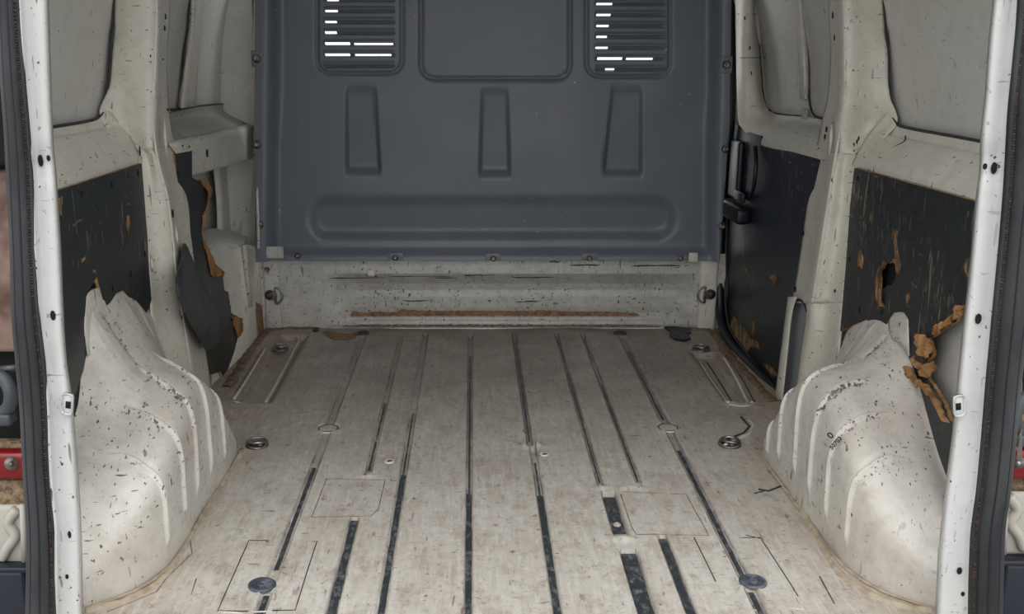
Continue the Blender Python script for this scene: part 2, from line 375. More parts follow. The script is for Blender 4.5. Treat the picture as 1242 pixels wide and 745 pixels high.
for y in vs2:
    for x in us:
        a = 0
        for (c, w, y0, y1, dp) in GR:
            if y0 - .005 < y < y1 + .005:
                e = abs(x - c); a = max(a, (math.exp(-((e - w) / .0016) ** 2) * (.9 if w < .012 else .8) + (.30 if e < w else 0)) * (.35 + .65 * ss(-.25, .15, noise.noise(Vector((c * 30, y * 6, 2))) + (.25 if x > 0 else -.05) - .25 * ss(2.6, 3.2, y))))
        for (rx, ry) in rings:
            r = math.hypot(x - rx, y - ry); a = max(a * (ss(.019, .022, r)), 1.0 * math.exp(-((r - .0228) / .0024) ** 2))
        for (p, q, c, dd) in wide:
            if c < y < dd: a = max(a, .55 * math.exp(-((x - p) / .008) ** 2), .55 * math.exp(-((x - q) / .008) ** 2))
        vals.append(a)
at.data.foreach_set('value', vals)
# dark sealer showing in the groove bottoms (near ends fully dark, far ends thin)
def strip(xc, w, y0, y1, z=-.0035, seg=.02):
    V = []; Fc = []; n = max(2, int((y1 - y0) / seg))
    for i in range(n + 1):
        y = y0 + (y1 - y0) * i / n; j = noise.noise(Vector((xc * 40, y * 30, 0))) * w * .18
        V += [(xc - w + j, y, z), (xc + w + j, y, z), (xc - w + j, y, z - .004), (xc + w + j, y, z - .004)]
    for i in range(n):
        a = i * 4; Fc += [(a, a + 1, a + 5, a + 4), (a + 2, a, a + 4, a + 6), (a + 1, a + 3, a + 7, a + 5)]
    return mk('groove_sealer', V, Fc, M['sealer'], fo, smooth=False)
for (xc, w, a, b) in ((X1, .0042, gy(690), gy(566)), (X1, .0050, YN, gy(721)), (X2, .0026, gy(570), gy(488)), (X2b, .0070, YN, gy(630)), (X3, .0058, YN, gy(575)), (X3, .0022, gy(575), gy(500)),
                      (X4, .0055, YN, gy(598)), (X4, .0022, gy(598), gy(430)), (X5 + .006, .0060, YN, gy(600)), (X5 + .006, .0022, gy(600), gy(560)), (X5, .0026, gy(535), gy(415)),
                      (X6, .0022, gy(585), gy(410)), (X7, .0024, gy(583), gy(410)), (X67, .012, gy(645), gy(600)), (X67b, .0135, YN, gy(668)), (X7b, .0062, YN, gy(652)),
                      (X8, .0045, gy(698), gy(545)), (X8, .0028, gy(508), gy(425)), (X8, .0045, YN, gy(717))):
    strip(xc, w, a, b, z=-.0065 if w > .01 else -.0030)
for (rx, ry) in rings:
    MB().lathe([(.0225, -.004), (.0225, .0022), (.0205, .003), (.012, .0034), (.004, .0036)], (rx, ry, -.001), (0, 0, 1), 32).build('pressed_boss', M['floor'], fo)
    MB().tube([Vector((rx + .0235 * math.cos(a), ry + .0235 * math.sin(a), .0008)) for a in [2 * math.pi * k / 40 for k in range(40)]], .0016, 6, closed=True).build('boss_edge', M['seam'], fo)
    MB().tube([Vector((rx + .0285 * math.cos(a), ry + .0285 * math.sin(a), .0)) for a in [math.pi * (1.0 + 1.0 * k / 20) for k in range(21)]], .0035, 6, flat=.6, up=(0, 0, 1)).build('boss_shoulder', M['arch'], fo)
def seamline(pts, r=.0009, mat='grime', name='seam', parent=fo, lift=.0004):
    P = []
    for a, b in zip(pts, pts[1:]):
        A, B = PZ(*a), PZ(*b); n = max(1, int((B - A).length / .03))
        for i in range(n): q = A.lerp(B, i / n); P.append(Vector((q.x, q.y, fz(q.x, q.y) + lift)))
    q = PZ(*pts[-1]); P.append(Vector((q.x, q.y, fz(q.x, q.y) + lift)))
    return MB().tube(P, r, 5, up=(0, 0, 1)).build(name, M[mat], parent)
for s in ([(396, 581), (467, 582), (459, 618), (449, 627), (378, 628), (396, 581)], [(342, 656), (302, 656), (264, 741), (302, 742)], [(352, 656), (386, 657)], [(330, 741), (358, 740), (384, 658)],
          [(753, 600), (766, 640), (772, 649), (860, 650), (832, 600), (756, 597)], [(884, 653), (922, 653), (958, 708), (968, 724)], [(842, 653), (868, 706)],
          [(230, 652), (233, 672), (203, 700), (190, 718), (130, 742)], [(238, 702), (232, 722)], [(905, 650), (922, 654)], [(994, 700), (1012, 733)]):
    seamline(s, .0010, 'grime' if s[0][0] in (230, 238, 396, 753) else 'seam')
for s in ([(880, 735), (921, 738)], [(955, 737), (975, 740)], [(300, 743), (330, 742)], [(265, 742), (310, 744)]):
    seamline(s, .0016, 'arch', 'weld_bead')
for pts, r, m_ in (([(858, 434), (876, 462), (893, 489)], .0022, 'seam'), ([(849, 433), (866, 462), (884, 490)], .0050, 'arch'), ([(884, 436), (900, 462), (916, 489)], .0016, 'seam'), ([(877, 434), (896, 464), (912, 490)], .0050, 'arch'), ([(884, 491), (900, 493), (914, 492)], .0030, 'arch'),
                   ([(362, 409), (345, 442), (322, 482)], .0045, 'arch'), ([(366, 409), (350, 442), (328, 482)], .0016, 'grime'), ([(322, 424), (303, 455), (284, 486)], .0045, 'arch'), ([(318, 424), (299, 455), (280, 486)], .0016, 'grime'), ([(282, 488), (292, 490), (300, 484)], .0030, 'arch')):
    seamline(pts, r, m_, 'channel_edge')
# pressed zig-zag channel beside the right lashing point
seamline([(899, 506), (909, 518), (902, 526), (874, 537)], .0032, 'seam', 'channel_edge'); seamline([(903, 503), (914, 517), (908, 528), (878, 541)], .0045, 'arch', 'channel_edge')
# rear sill edge below the opening
m = MB(); m.box((0, YN - .02, -.04), (1.44, .04, .09), bev=.01); m.box((0, YN - .06, -.16), (1.5, .05, .30), bev=.015); tag(m.build('trim_1', M['pillar']), kind='structure')

# ------------------------------------------------------------ roof and headers (close the load bay above the frame)
RZ = 1.40
V = []; Fc = []
ny, nx = 24, 12
for i in range(ny + 1):
    for j in range(nx + 1):
        x = -.72 + 1.44 * j / nx; y = 1.42 + 1.95 * i / ny
        V.append((x, y, RZ + .05 * (1 - (x / .72) ** 2) + .006 * math.cos(i * math.pi)))
for i in range(ny):
    for j in range(nx): a = i * (nx + 1) + j; Fc.append((a, a + nx + 1, a + nx + 2, a + 1))
tag(mk('ceiling', V, Fc, M['roof']), kind='structure')

# ------------------------------------------------------------ outer skins of both sides
def skin(side, name):
    V = []; zs = [-.05, .3, .6, .78, 1.0, 1.2, 1.46]; xs = [.90, .91, .905, .885, .85, .80, .69]; ys = [1.50 + 2.3 * i / 20 for i in range(21)]
    for z, x in zip(zs, xs):
        for y in ys: V.append((side * x, y, z))
    n = len(ys); Fc = [(i * n + j, i * n + j + 1, (i + 1) * n + j + 1, (i + 1) * n + j) for i in range(len(zs) - 1) for j in range(n - 1)]
    o = mk(name, V, Fc, M['skin']); o.modifiers.new('thickness', 'SOLIDIFY').thickness = .003
    return tag(o, kind='structure')
wl = skin(-1, 'wall_left'); wr = skin(1, 'wall_right')
for sd_, o_ in ((-1, wl), (1, wr)):
    MB().box((sd_ * .835, 3.36, .69), (.15, .02, 1.48), bev=.004).build('post_baffle', M['skin'], o_)  # post-shaped baffles added to stop outside light leaking past the bulkhead
    MB().box((sd_ * .80, 1.475, 1.25), (.2, .03, .35), bev=.004).build('header_corner', M['cream'], o_)
S = -1
def L(px, py, X): return (px, py, -X)

# ---- left side: rear window blank, C pillar, belt shelf, front bay
def loop_tube(pts, r, mat, name, parent, n=6, k=4):
    P = cr([PX(*p) for p in pts], k); return MB().tube(P, r, n).build(name, M[mat], parent)
net('window_blank', [[L(-40, -260, .82), L(50, -260, .82), L(105, -260, .82), L(170, -260, .82)], [L(-40, 0, .868), L(50, 0, .868), L(96, 0, .868), L(150, 0, .868)],
                     [L(-40, 90, .885), L(50, 90, .885), L(86, 90, .885), L(145, 90, .885)], [L(-40, 175, .893), L(50, 165, .893), L(79, 162, .893), L(140, 158, .893)]], M['skin'], wl)
# pressed vertical fold of the blank
net('window_blank_fold', [[L(92, -260, .812), L(104, -260, .81), L(150, -260, .812)], [L(88, 0, .866), L(94, 0, .860), L(139, 0, .858)], [L(80, 90, .884), L(86, 90, .877), L(134, 90, .872)], [L(74, 150, .892), L(80, 150, .886), L(120, 146, .880)]], M['skin'], wl)
loop_tube([L(144, -250, .80), L(139, 0, .842), L(136, 44, .848), L(133, 91, .858), L(128, 126, .865), L(120, 142, .868), L(101, 148, .87), L(65, 154, .872), L(20, 163, .872)], .0032, 'seam', 'window_seal', wl)
net('pillar', [[L(142, -260, .805), L(166, -260, .775), L(190, -260, .735), L(199, -260, .745), L(206, -260, .765)],
               [L(139, 0, .842), L(160, 0, .800), L(190, 0, .752), L(197, 0, .768), L(206, 0, .785)],
               [L(136, 55, .85), L(157, 55, .81), L(189, 55, .758), L(194, 55, .775), L(203, 55, .79)],
               [L(132, 105, .86), L(152, 105, .825), L(187, 105, .765), L(193, 105, .78), L(203, 105, .79)],
               [L(121, 141, .868), L(146, 146, .845), L(184, 148, .775), L(192, 146, .785), L(207, 145, .795)],
               [L(150, 176, .83), L(166, 180, .81), L(185, 182, .775), L(195, 180, .787), L(213, 176, .795)]], M['cream'], wl, thick=.002)
net('pillar', [[L(162, 172, .815), L(172, 178, .80), L(184, 180, .776), L(195, 179, .787), L(212, 175, .795)],
               [L(170, 200, .797), L(180, 200, .785), L(192, 197, .763), L(201, 196, .785), L(216, 190, .79)],
               [L(175, 245, .797), L(184, 243, .785), L(203, 240, .757), L(211, 238, .778), L(228, 236, .785)],
               [L(179, 290, .797), L(188, 290, .787), L(209, 288, .757), L(216, 288, .778), L(234, 284, .785)],
               [L(181, 340, .797), L(191, 340, .79), L(214, 338, .76), L(221, 338, .775), L(239, 334, .785)],
               [L(184, 400, .797), L(200, 400, .79), L(224, 400, .765), L(231, 398, .775), L(246, 395, .785)],
               [L(190, 455, .797), L(206, 455, .79), L(233, 455, .77), L(240, 455, .775), L(255, 455, .785)],
               [L(195, 510, .797), L(212, 510, .79), L(240, 510, .775), L(248, 510, .778), L(262, 510, .785)]], M['cream'], wl, thick=.002)
net('belt_shelf', [[L(0, 168, .872), L(40, 159, .872), L(66, 155, .872), L(100, 150, .870), L(119, 144, .868), L(130, 132, .862)],
                   [L(0, 182, .868), L(40, 173, .868), L(66, 167, .868), L(104, 160, .866), L(126, 154, .862), L(142, 146, .85)],
                   [L(0, 188, .855), L(40, 178, .855), L(66, 171, .855), L(108, 164, .855), L(133, 160, .848), L(152, 156, .838)],
                   [L(0, 232, .808), L(40, 226, .808), L(66, 219, .808), L(112, 204, .808), L(144, 194, .806), L(168, 184, .80)],
                   [L(0, 250, .797), L(40, 242, .797), L(68, 233, .797), L(118, 217, .797), L(150, 206, .797), L(176, 197, .794)]], M['cream'], wl, thick=.002)
# pressed oval beads on the pillar
for (x, y, h) in ((199, 165, 24), (213, 285, 14), (183, 320, 10)):
    MB().tube([PX(x, y - h, -.772), PX(x + 1, y, -.765), PX(x + 3, y + h, -.768)], [.002, .004, .002], 8).build('pressed_bead', M['cream'], wl)
def dark_slot(px, py, X, w, h, parent, ang=0.0, Y=None, name='slot'):
    """small oblong hole shown by a dark cup set in the sheet"""
    c = PX(px, py, X) if Y is None else PY(px, py, Y); V = []; n = 14; r = Matrix.Rotation(ang, 3, 'X' if Y is None else 'Y')
    for k in range(n):
        a = 2 * math.pi * k / n; q = Vector((0, w * math.cos(a), h * math.sin(a))) if Y is None else Vector((w * math.cos(a), 0, h * math.sin(a)))
        V.append(c + r @ q)
    d = Vector((.0015 if X and X > 0 else -.0015, 0, 0)) if Y is None else Vector((0, .0015, 0))
    V += [v + d for v in V]
    return mk(name, V, [tuple(range(n)), tuple(range(n, 2 * n))[::-1]] + [(i, (i + 1) % n, n + (i + 1) % n, n + i) for i in range(n)], M['void'], parent, smooth=False)
for (x, y, X, w, h) in ((201, 20, -.774, .006, .007), (200, 34, -.774, .006, .006), (198, 72, -.774, .003, .002), (204, 133, -.781, .005, .004), (183, 68, -.762, .003, .003), (170, 183, -.794, .003, .011), (210, 259, -.752, .005, .010), (222, 356, -.755, .004, .007), (216, 209, -.776, .004, .004), (221, 385, -.757, .003, .006)):
    dark_slot(x, y, X, w, h, wl)
# front bay
net('window_blank', [[L(195, -250, .80), L(250, -250, .80), L(330, -250, .80)], [L(195, 0, .85), L(250, 0, .85), L(318, 0, .85)], [L(195, 150, .885), L(250, 140, .885), L(318, 140, .88)]], M['skin'], wl)
def bar(rows, name, parent, mat='cream', th=.002): return net(name, rows, M[mat], parent, n=4, thick=th)
bar([[L(222, -250, .795), L(232, -250, .78), L(246, -250, .79)], [L(228, 0, .845), L(237, 0, .825), L(246, 0, .84)], [L(221, 80, .865), L(229, 80, .845), L(240, 80, .86)], [L(216, 131, .875), L(222, 131, .855), L(238, 129, .87)]], 'mullion', wl, 'cream')
loop_tube([L(240, -250, .79), L(230, 0, .838), L(224, 60, .855), L(219, 131, .868)], .0038, 'seam', 'window_seal', wl)
loop_tube([L(206, 133, .872), L(219, 132, .872), L(240, 129, .872), L(274, 126, .872)], .0028, 'seam', 'window_seal', wl)
bar([[L(292, -250, .79), L(296, -250, .775), L(301, -250, .79)], [L(283, 0, .835), L(288, 0, .82), L(293, 0, .835)], [L(279, 60, .855), L(284, 60, .84), L(289, 60, .85)], [L(274, 131, .87), L(279, 132, .855), L(283, 134, .865)]], 'rib', wl, 'cream')
bar([[L(301, -250, .785), L(312, -250, .765), L(330, -250, .75)], [L(292, 0, .825), L(302, 0, .80), L(316, 0, .757)], [L(289, 60, .84), L(299, 60, .81), L(314, 60, .757)], [L(283, 128, .862), L(296, 138, .82), L(313, 140, .757)],
     [L(284, 150, .85), L(300, 152, .80), L(314, 160, .757)]], 'end_panel', wl, 'skin')
net('belt_shelf', [[L(196, 140, .872), L(240, 129, .872), L(285, 124, .87)], [L(198, 150, .868), L(243, 140, .868), L(283, 135, .866)],
                   [L(203, 172, .800), L(250, 164, .800), L(307, 150, .79)]], M['rail'], wl, thick=.002, n=4)
net('shelf_face', [[L(203, 171, .800), L(250, 163, .800), L(307, 149, .79)], [L(206, 176, .785), L(252, 168, .785), L(307, 155, .775)], [L(215, 190, .785), L(255, 182, .785), L(306, 166, .775)], [L(224, 212, .787), L(260, 203, .787), L(305, 190, .777)], [L(224, 214, .80), L(260, 205, .80), L(305, 192, .79)]], M['cream'], wl, thick=.002, n=4)
for (x, y, w, h) in ((252, 186, .006, .011), (291, 177, .003, .012), (230, 178, .003, .003), (222, 177, .003, .003)): dark_slot(x, y, -.781, w, h, wl)
bar([[L(258, 196, .875), L(266, 196, .86), L(275, 196, .875)], [L(262, 240, .875), L(270, 240, .86), L(278, 240, .875)], [L(264, 292, .875), L(272, 292, .86), L(281, 292, .875)]], 'rib', wl, 'skin')
bar([[L(292, 186, .84), L(303, 186, .80), L(316, 186, .757)], [L(292, 240, .84), L(304, 240, .80), L(316, 240, .757)], [L(290, 300, .84), L(305, 300, .80), L(317, 300, .757)]], 'end_panel', wl, 'skin')
# step box at the foot of the front bay
net('step_box', [[L(228, 300, .90), L(245, 283, .885), L(262, 277, .875), L(302, 284, .84)], [L(226, 312, .84), L(245, 300, .835), L(266, 291, .825), L(297, 290, .785)],
                 [L(230, 330, .825), L(247, 320, .82), L(268, 310, .81), L(296, 297, .770)]], M['cream'], wl, n=4)
net('step_box', [[L(226, 325, .825), L(247, 318, .82), L(270, 308, .81), L(288, 299, .785), L(297, 296, .768), L(306, 298, .767), L(316, 300, .765)],
                 [L(232, 370, .82), L(252, 362, .815), L(272, 352, .805), L(291, 345, .783), L(300, 343, .766), L(309, 344, .766), L(318, 345, .764)],
                 [L(238, 420, .815), L(257, 415, .81), L(276, 405, .80), L(294, 395, .778), L(304, 390, .766), L(313, 388, .766), L(320, 386, .764)],
                 [L(242, 520, .795), L(262, 490, .785), L(279, 463, .774), L(298, 435, .766), L(308, 420, .765), L(318, 408, .765), L(325, 399, .764)]], M['cream'], wl, n=4)
MB().tube([PX(296, 297, -.765), PX(300, 340, -.764), PX(303, 372, -.764)], .008, 8).build('box_edge', M['cross'], wl)
plate('rust_patch', [(311, 366, 1), (318, 372, 1), (320, 398, 1), (314, 412, 1)], [], -.762, M['foam'], wl, t=.003, jag=.004)
# rim beside the bulkhead
bar([[L(311, -250, .752), L(315, -250, .745), L(321, -250, .757)], [L(308, 0, .752), L(313, 0, .745), L(319, 0, .757)], [L(309, 150, .752), L(313, 150, .745), L(318, 150, .757)], [L(312, 302, .755), L(315, 302, .748), L(320, 302, .760)]], 'rim', wl, 'cream')

# ---- right side: rear window blank, C pillar, belt shelf
def R(px, py, X): return (px, py, X)
net('window_blank', [[R(1290, -260, .82), R(1150, -260, .82), R(1100, -260, .82), R(1040, -260, .82)], [R(1290, 0, .868), R(1160, 0, .868), R(1118, 0, .868), R(1060, 0, .868)],
                     [R(1290, 90, .885), R(1170, 90, .885), R(1125, 90, .885), R(1065, 90, .885)], [R(1290, 200, .893), R(1190, 188, .893), R(1132, 178, .893), R(1070, 165, .893)]], M['skin'], wr)
net('window_blank_fold', [[R(1062, -260, .812), R(1098, -260, .81), R(1110, -260, .812)], [R(1072, 0, .858), R(1113, 0, .858), R(1121, 0, .866)], [R(1080, 90, .872), R(1120, 90, .875), R(1128, 90, .884)], [R(1092, 152, .882), R(1126, 158, .884), R(1134, 160, .892)]], M['skin'], wr)
loop_tube([R(1060, -250, .80), R(1071, 0, .842), R(1076, 50, .85), R(1078, 101, .858), R(1081, 134, .866), R(1087, 148, .868), R(1096, 154, .87), R(1149, 164, .872), R(1187, 171, .872), R(1230, 180, .872)], .0032, 'seam', 'window_seal', wr)
net('pillar', [[R(1002, -260, .765), R(1011, -260, .745), R(1018, -260, .735), R(1042, -260, .775), R(1061, -260, .805)],
               [R(1005, 0, .785), R(1014, 0, .768), R(1024, 0, .752), R(1050, 0, .80), R(1071, 0, .842)],
               [R(1008, 60, .79), R(1016, 60, .775), R(1025, 60, .758), R(1053, 60, .81), R(1076, 60, .85)],
               [R(1004, 115, .79), R(1014, 115, .78), R(1025, 115, .765), R(1056, 115, .825), R(1079, 115, .86)],
               [R(996, 153, .795), R(1008, 153, .787), R(1021, 153, .775), R(1055, 153, .845), R(1088, 149, .868)],
               [R(990, 185, .795), R(1002, 186, .79), R(1016, 186, .775), R(1036, 186, .80), R(1058, 180, .83)]], M['cream'], wr, thick=.002)
net('pillar', [[R(991, 182, .795), R(1003, 183, .79), R(1017, 184, .776), R(1030, 184, .795), R(1046, 178, .815)],
               [R(986, 208, .79), R(998, 206, .785), R(1011, 205, .763), R(1024, 205, .785), R(1038, 204, .797)],
               [R(979, 250, .785), R(991, 250, .778), R(1004, 250, .757), R(1020, 250, .785), R(1034, 250, .797)],
               [R(972, 300, .785), R(984, 300, .778), R(996, 300, .757), R(1014, 300, .787), R(1030, 300, .797)],
               [R(965, 345, .785), R(977, 345, .775), R(989, 345, .760), R(1008, 345, .79), R(1026, 345, .797)],
               [R(960, 368, .785), R(972, 368, .775), R(985, 368, .762), R(1004, 368, .79), R(1023, 368, .797)]], M['cream'], wr, thick=.002)
net('pillar', [[R(977, 366, .772), R(985, 366, .762), R(1004, 366, .79), R(1023, 366, .797)], [R(977, 390, .772), R(984, 390, .763), R(1002, 390, .79), R(1022, 390, .797)],
               [R(971, 430, .772), R(977, 430, .767), R(998, 430, .79), R(1018, 430, .797)], [R(967, 465, .772), R(972, 465, .768), R(992, 465, .79), R(1014, 465, .797)], [R(958, 520, .772), R(966, 520, .77), R(988, 520, .79), R(1010, 520, .797)]], M['cream'], wr, thick=.002, n=4)
net('pillar_edge', [[R(956, 360, .765), R(960, 360, .76), R(966, 360, .764)], [R(953, 385, .765), R(956, 385, .76), R(960, 385, .764)], [R(947, 430, .765), R(950, 430, .76), R(955, 430, .764)], [R(940, 485, .765), R(943, 485, .76), R(949, 485, .764)]], M['cream'], wr, thick=.003, n=4)
net('slot_recess', [[R(954, 362, .785), R(968, 362, .792), R(984, 362, .785)], [R(950, 400, .785), R(962, 400, .794), R(980, 400, .785)], [R(943, 478, .785), R(956, 478, .794), R(972, 478, .785)]], M['primer'], wr, n=4)
MB().tube(cr([PX(958, 372, .781), PX(962, 366, .779), PX(970, 364, .775), PX(976, 369, .771), PX(979, 378, .769)], 4), .0035, 6).build('slot_rim', M['seam'], wr)
net('belt_shelf', [[R(1240, 183, .872), R(1187, 172, .872), R(1149, 165, .872), R(1097, 156, .870), R(1085, 146, .868), R(1079, 132, .862)],
                   [R(1240, 198, .868), R(1187, 186, .868), R(1149, 178, .868), R(1098, 167, .866), R(1078, 160, .862), R(1064, 150, .85)],
                   [R(1240, 203, .855), R(1187, 191, .855), R(1149, 182, .855), R(1094, 171, .855), R(1070, 166, .848), R(1054, 162, .838)],
                   [R(1240, 240, .808), R(1185, 228, .808), R(1130, 212, .808), R(1076, 198, .808), R(1054, 192, .806), R(1040, 186, .80)],
                   [R(1240, 256, .797), R(1182, 243, .797), R(1124, 227, .797), R(1070, 213, .797), R(1048, 206, .797), R(1032, 202, .794)]], M['cream'], wr, thick=.002)
MB().tube(cr([PX(1098, 165, .862), PX(1096, 172, .852), PX(1078, 182, .832), PX(1062, 196, .806), PX(1060, 210, .797)], 4), .0016, 5).build('shelf_seam', M['seam'], wr)
for (x, y, h) in ((1008, 167, 22), (994, 290, 14)):
    MB().tube([PX(x + 1, y - h, .772), PX(x, y, .763), PX(x - 2, y + h, .768)], [.002, .004, .002], 8).build('pressed_bead', M['cream'], wr)
for (x, y, X, w, h) in ((1010, 18, .774, .006, .009), (1012, 45, .776, .005, .008), (1002, 157, .787, .005, .007), (1000, 166, .787, .004, .006), (1038, 191, .80, .003, .011), (1035, 184, .80, .004, .004), (974, 283, .777, .004, .007), (964, 351, .779, .005, .008), (1012, 353, .789, .004, .004)):
    dark_slot(x, y, X, w, h, wr)
for (x, y) in ((1035, 176), (1039, 172), (1041, 168)): dark_slot(x, y, .803, .0035, .005, wr)

for sd_, o_, pts in ((-1, wl, [(190, -250, .735), (190, 0, .752), (189, 55, .758), (187, 105, .765), (185, 148, .775), (192, 197, .763), (203, 240, .757), (209, 288, .757), (214, 338, .76), (224, 400, .765), (233, 455, .77)]),
                     (1, wr, [(1018, -250, .735), (1024, 0, .752), (1025, 60, .758), (1025, 115, .765), (1020, 153, .775), (1011, 205, .763), (1004, 250, .757), (996, 300, .757), (989, 345, .760), (985, 368, .762)])):
    MB().tube(cr([PX(a, b, sd_ * c) for a, b, c in pts], 5), .0032, 8).build('pressed_crease', M['cream'], o_)
# ------------------------------------------------------------ bulkhead (slate steel partition) and the crossmember under it
slotL = [(0, 397, 411), (13.2, 395, 410), (26.5, 395, 409), (39.7, 395, 409), (53, 395, 425), (53.5, 430, 477), (66.3, 395, 425), (66.8, 431, 475)]
slotR = [(5, 723, 742), (18, 723, 740), (31.5, 723, 738), (44.7, 723, 736), (58, 722, 737), (71, 724, 754), (71.4, 759, 791), (84, 733, 745)]
for k in range(1, 8): slotL.append((-13.2 * k, 397, 412)); slotR.append((5 - 13.2 * k, 723, 742))
allL = [80 - 13.3 * k for k in range(14)]; allR = [84.5 - 13.25 * k for k in range(14)]
def bd(u, v):
    d = 0.0
    el = 330 - 3 * ss(0, 300, v); er = 866 - 6 * ss(0, 300, v) + 4
    wob = 1.0
    d -= .11 * (1 - ss(el - 2, el + 22, u)) * wob; d -= .11 * ss(er - 22, er + 2, u)
    d += .055
    d = min(d, -.035 * ss(299, 308, v)) if d > -.03 else d
    for (x0, y0, x1, y1, tp) in ((418, 104, 462, 212, 4), (582, 106, 618, 215, 4), (736, 104, 780, 214, -4)):
        if x0 - 20 < u < x1 + 20 and y0 - 20 < v < y1 + 20:
            q = (v - y0) / (y1 - y0); a = x0 - (0 if tp > 0 and x0 < 500 else 3 * q) + (4 - 8 * q if tp < 0 else 0); b = x1 + (3 * q if x0 > 500 and tp > 0 else 0) + (2 - 6 * (1 - q) if x0 < 500 else 0)
            side_ = min(u - a, b - u); d += (.007 + .020 * q) * ss(0, 6, side_) * ss(-2, 10, v - y0) * ss(0, 9, y1 - v) if 0 < q < 1.0 else 0
    e = rrect(u, v, 372, 235, 822, 293, 26); qv = min(1, max(0, (v - 235) / 58)); d += (.012 + .022 * qv) * ss(0, 14, -e) * ss(330, 400, u)
    e = rrect(u, v, 511, -400, 691, 95, 16); d += .010 * math.exp(-(e / 2.6) ** 2) + .004 * (1 - ss(-6, 0, e))
    for (x0, x1, y1) in ((385, 488, 89), (711, 812, 93)):
        e = rrect(u, v, x0, -400, x1, y1, 17); d += .006 * math.exp(-(e / 2.2) ** 2) - .002 * (1 - ss(-5, 0, e))
    if 380 < u < 492:
        for s in allL:
            if abs(v - s) < 7 and 393 < u < 479: d += .010 * math.exp(-((v - s) / 1.6) ** 2) - .006 * ss(-7, -1.5, v - s) * (v < s)
    if 706 < u < 816:
        for s in allR:
            if abs(v - s) < 7 and 721 < u < 804: d += .010 * math.exp(-((v - s) / 1.6) ** 2) - .006 * ss(-7, -1.5, v - s) * (v < s)
    d += .003 * noise.noise(Vector((u * .018, v * .018, 1))) + .003 * ss(120, 300, v) * math.sin(u * .011)
    return d
def bh(u, v):
    u = min(u, tab([(-235, 880), (0, 881), (150, 879), (230, 873), (313, 867)], v)); q = PY(u, v, 3.29); q.y += bd(u, v) - .01; return q
sl = slotL + slotR
um = [395, 410, 425, 430, 477, 723, 740, 754, 759, 791, 385, 488, 711, 812, 511, 691, 420, 460, 582, 618, 738, 778]
vm = [s - 1.2 for s in allL + allR] + [s + 1.2 for s in allL + allR] + [89, 95]
us = lines(314, 884, 4, um, w=4, fine=1.1); vs3 = lines(-235, 313, 4, vm, w=3, fine=.8)
def bhole(u, v):
    for (s, a, b) in sl:
        if abs(v - s) < 1.25 and a < u < b: return True
    return False
bk = empty('bulkhead', PY(596, 313, 3.26), 'dark slate-blue pressed steel bulkhead with louvre slots closing the load bay behind the cab', 'bulkhead')
hfield('panel', us, vs3, bh, M['slate'], bk, bhole)
def screw(c, axis, parent, r=.009, name='screw', mat='steel'):
    a = Vector(axis).normalized()
    MB().lathe([(r * 1.5, 0), (r * 1.5, .0015), (r, .002), (r * .95, .005), (r * .5, .006), (r * .45, .0045), (r * .2, .0045)], c, a, 16).build(name, M[mat], parent)
for (x, y) in ((317, 71), (317, 173), (875, 78), (874, 178), (870, 270), (320, 268), (364, 307), (481, 309), (598, 310), (713, 310), (822, 310)):
    c = bh(x, y); base_ = bk
    if (x, y) in ((317, 71), (875, 78)): base_ = MB().box(c + Vector((0, -.0015, 0)), (.035, .003, .05), bev=.002).build('screw_plate', M['slate'], bk)
    if (x, y) in ((481, 309), (598, 310), (713, 310)): base_ = MB().box(bh(x, y - 2) + Vector((0, -.002, 0)), (.05, .003, .022), bev=.001).build('clip', M['slate'], bk)
    screw(c + Vector((0, -.003, 0)), (0, -1, 0), base_, .0065 if 300 < y else .009)
# crossmember below the bulkhead
def cy_(u, v):
    y = 3.290
    in_ = ss(388, 440, u) * (1 - ss(800, 862, u))
    prof = tab([(308, 0), (313, -.001), (318, -.006), (332, -.008), (338, .018), (344, .052), (352, .070), (360, .060), (372, .030), (377, .012), (380, .002), (387, 0), (390, -.008), (394, -.010), (397, .0), (402, 0)], v)
    flat = tab([(308, 0), (313, -.001), (318, -.006), (340, -.006), (370, -.006), (397, 0), (402, 0)], v)
    wv = .002 * noise.noise(Vector((u * .03, v * .06, 5)))
    return y + flat * (1 - in_) + prof * in_ + wv
wb = hfield('wall_back', lines(316, 880, 4), lines(308, 398, 1.0), lambda u, v: PY(u, v, cy_(u, v)), M['cross'])
tag(wb, kind='structure')
m = MB(); a = PY(331, 318, 3.290); b = PY(331, 396, 3.290); m.box((a + b) / 2, (.056, .03, abs(a.z - b.z) + .03), bev=.010); m.build('corner_post', M['cross'], wb)
m = MB(); a = PY(858, 307, 3.290); b = PY(858, 396, 3.290); m.box((a + b) / 2, (.060, .04, abs(a.z - b.z) + .02), bev=.012); m.build('corner_post', M['cream'], wb)
m = MB(); c = PY(330, 306, 3.235); m.box(c, (.075, .012, .04), bev=.004); m.build('tab', M['cross'], wb)
m = MB(); c = PY(841, 312, 3.24); m.box(c, (.03, .008, .03), bev=.003); m.build('tab', M['cream'], wb)
screw(PY(324, 327, 3.274), (0, -1, 0), wb, .006)
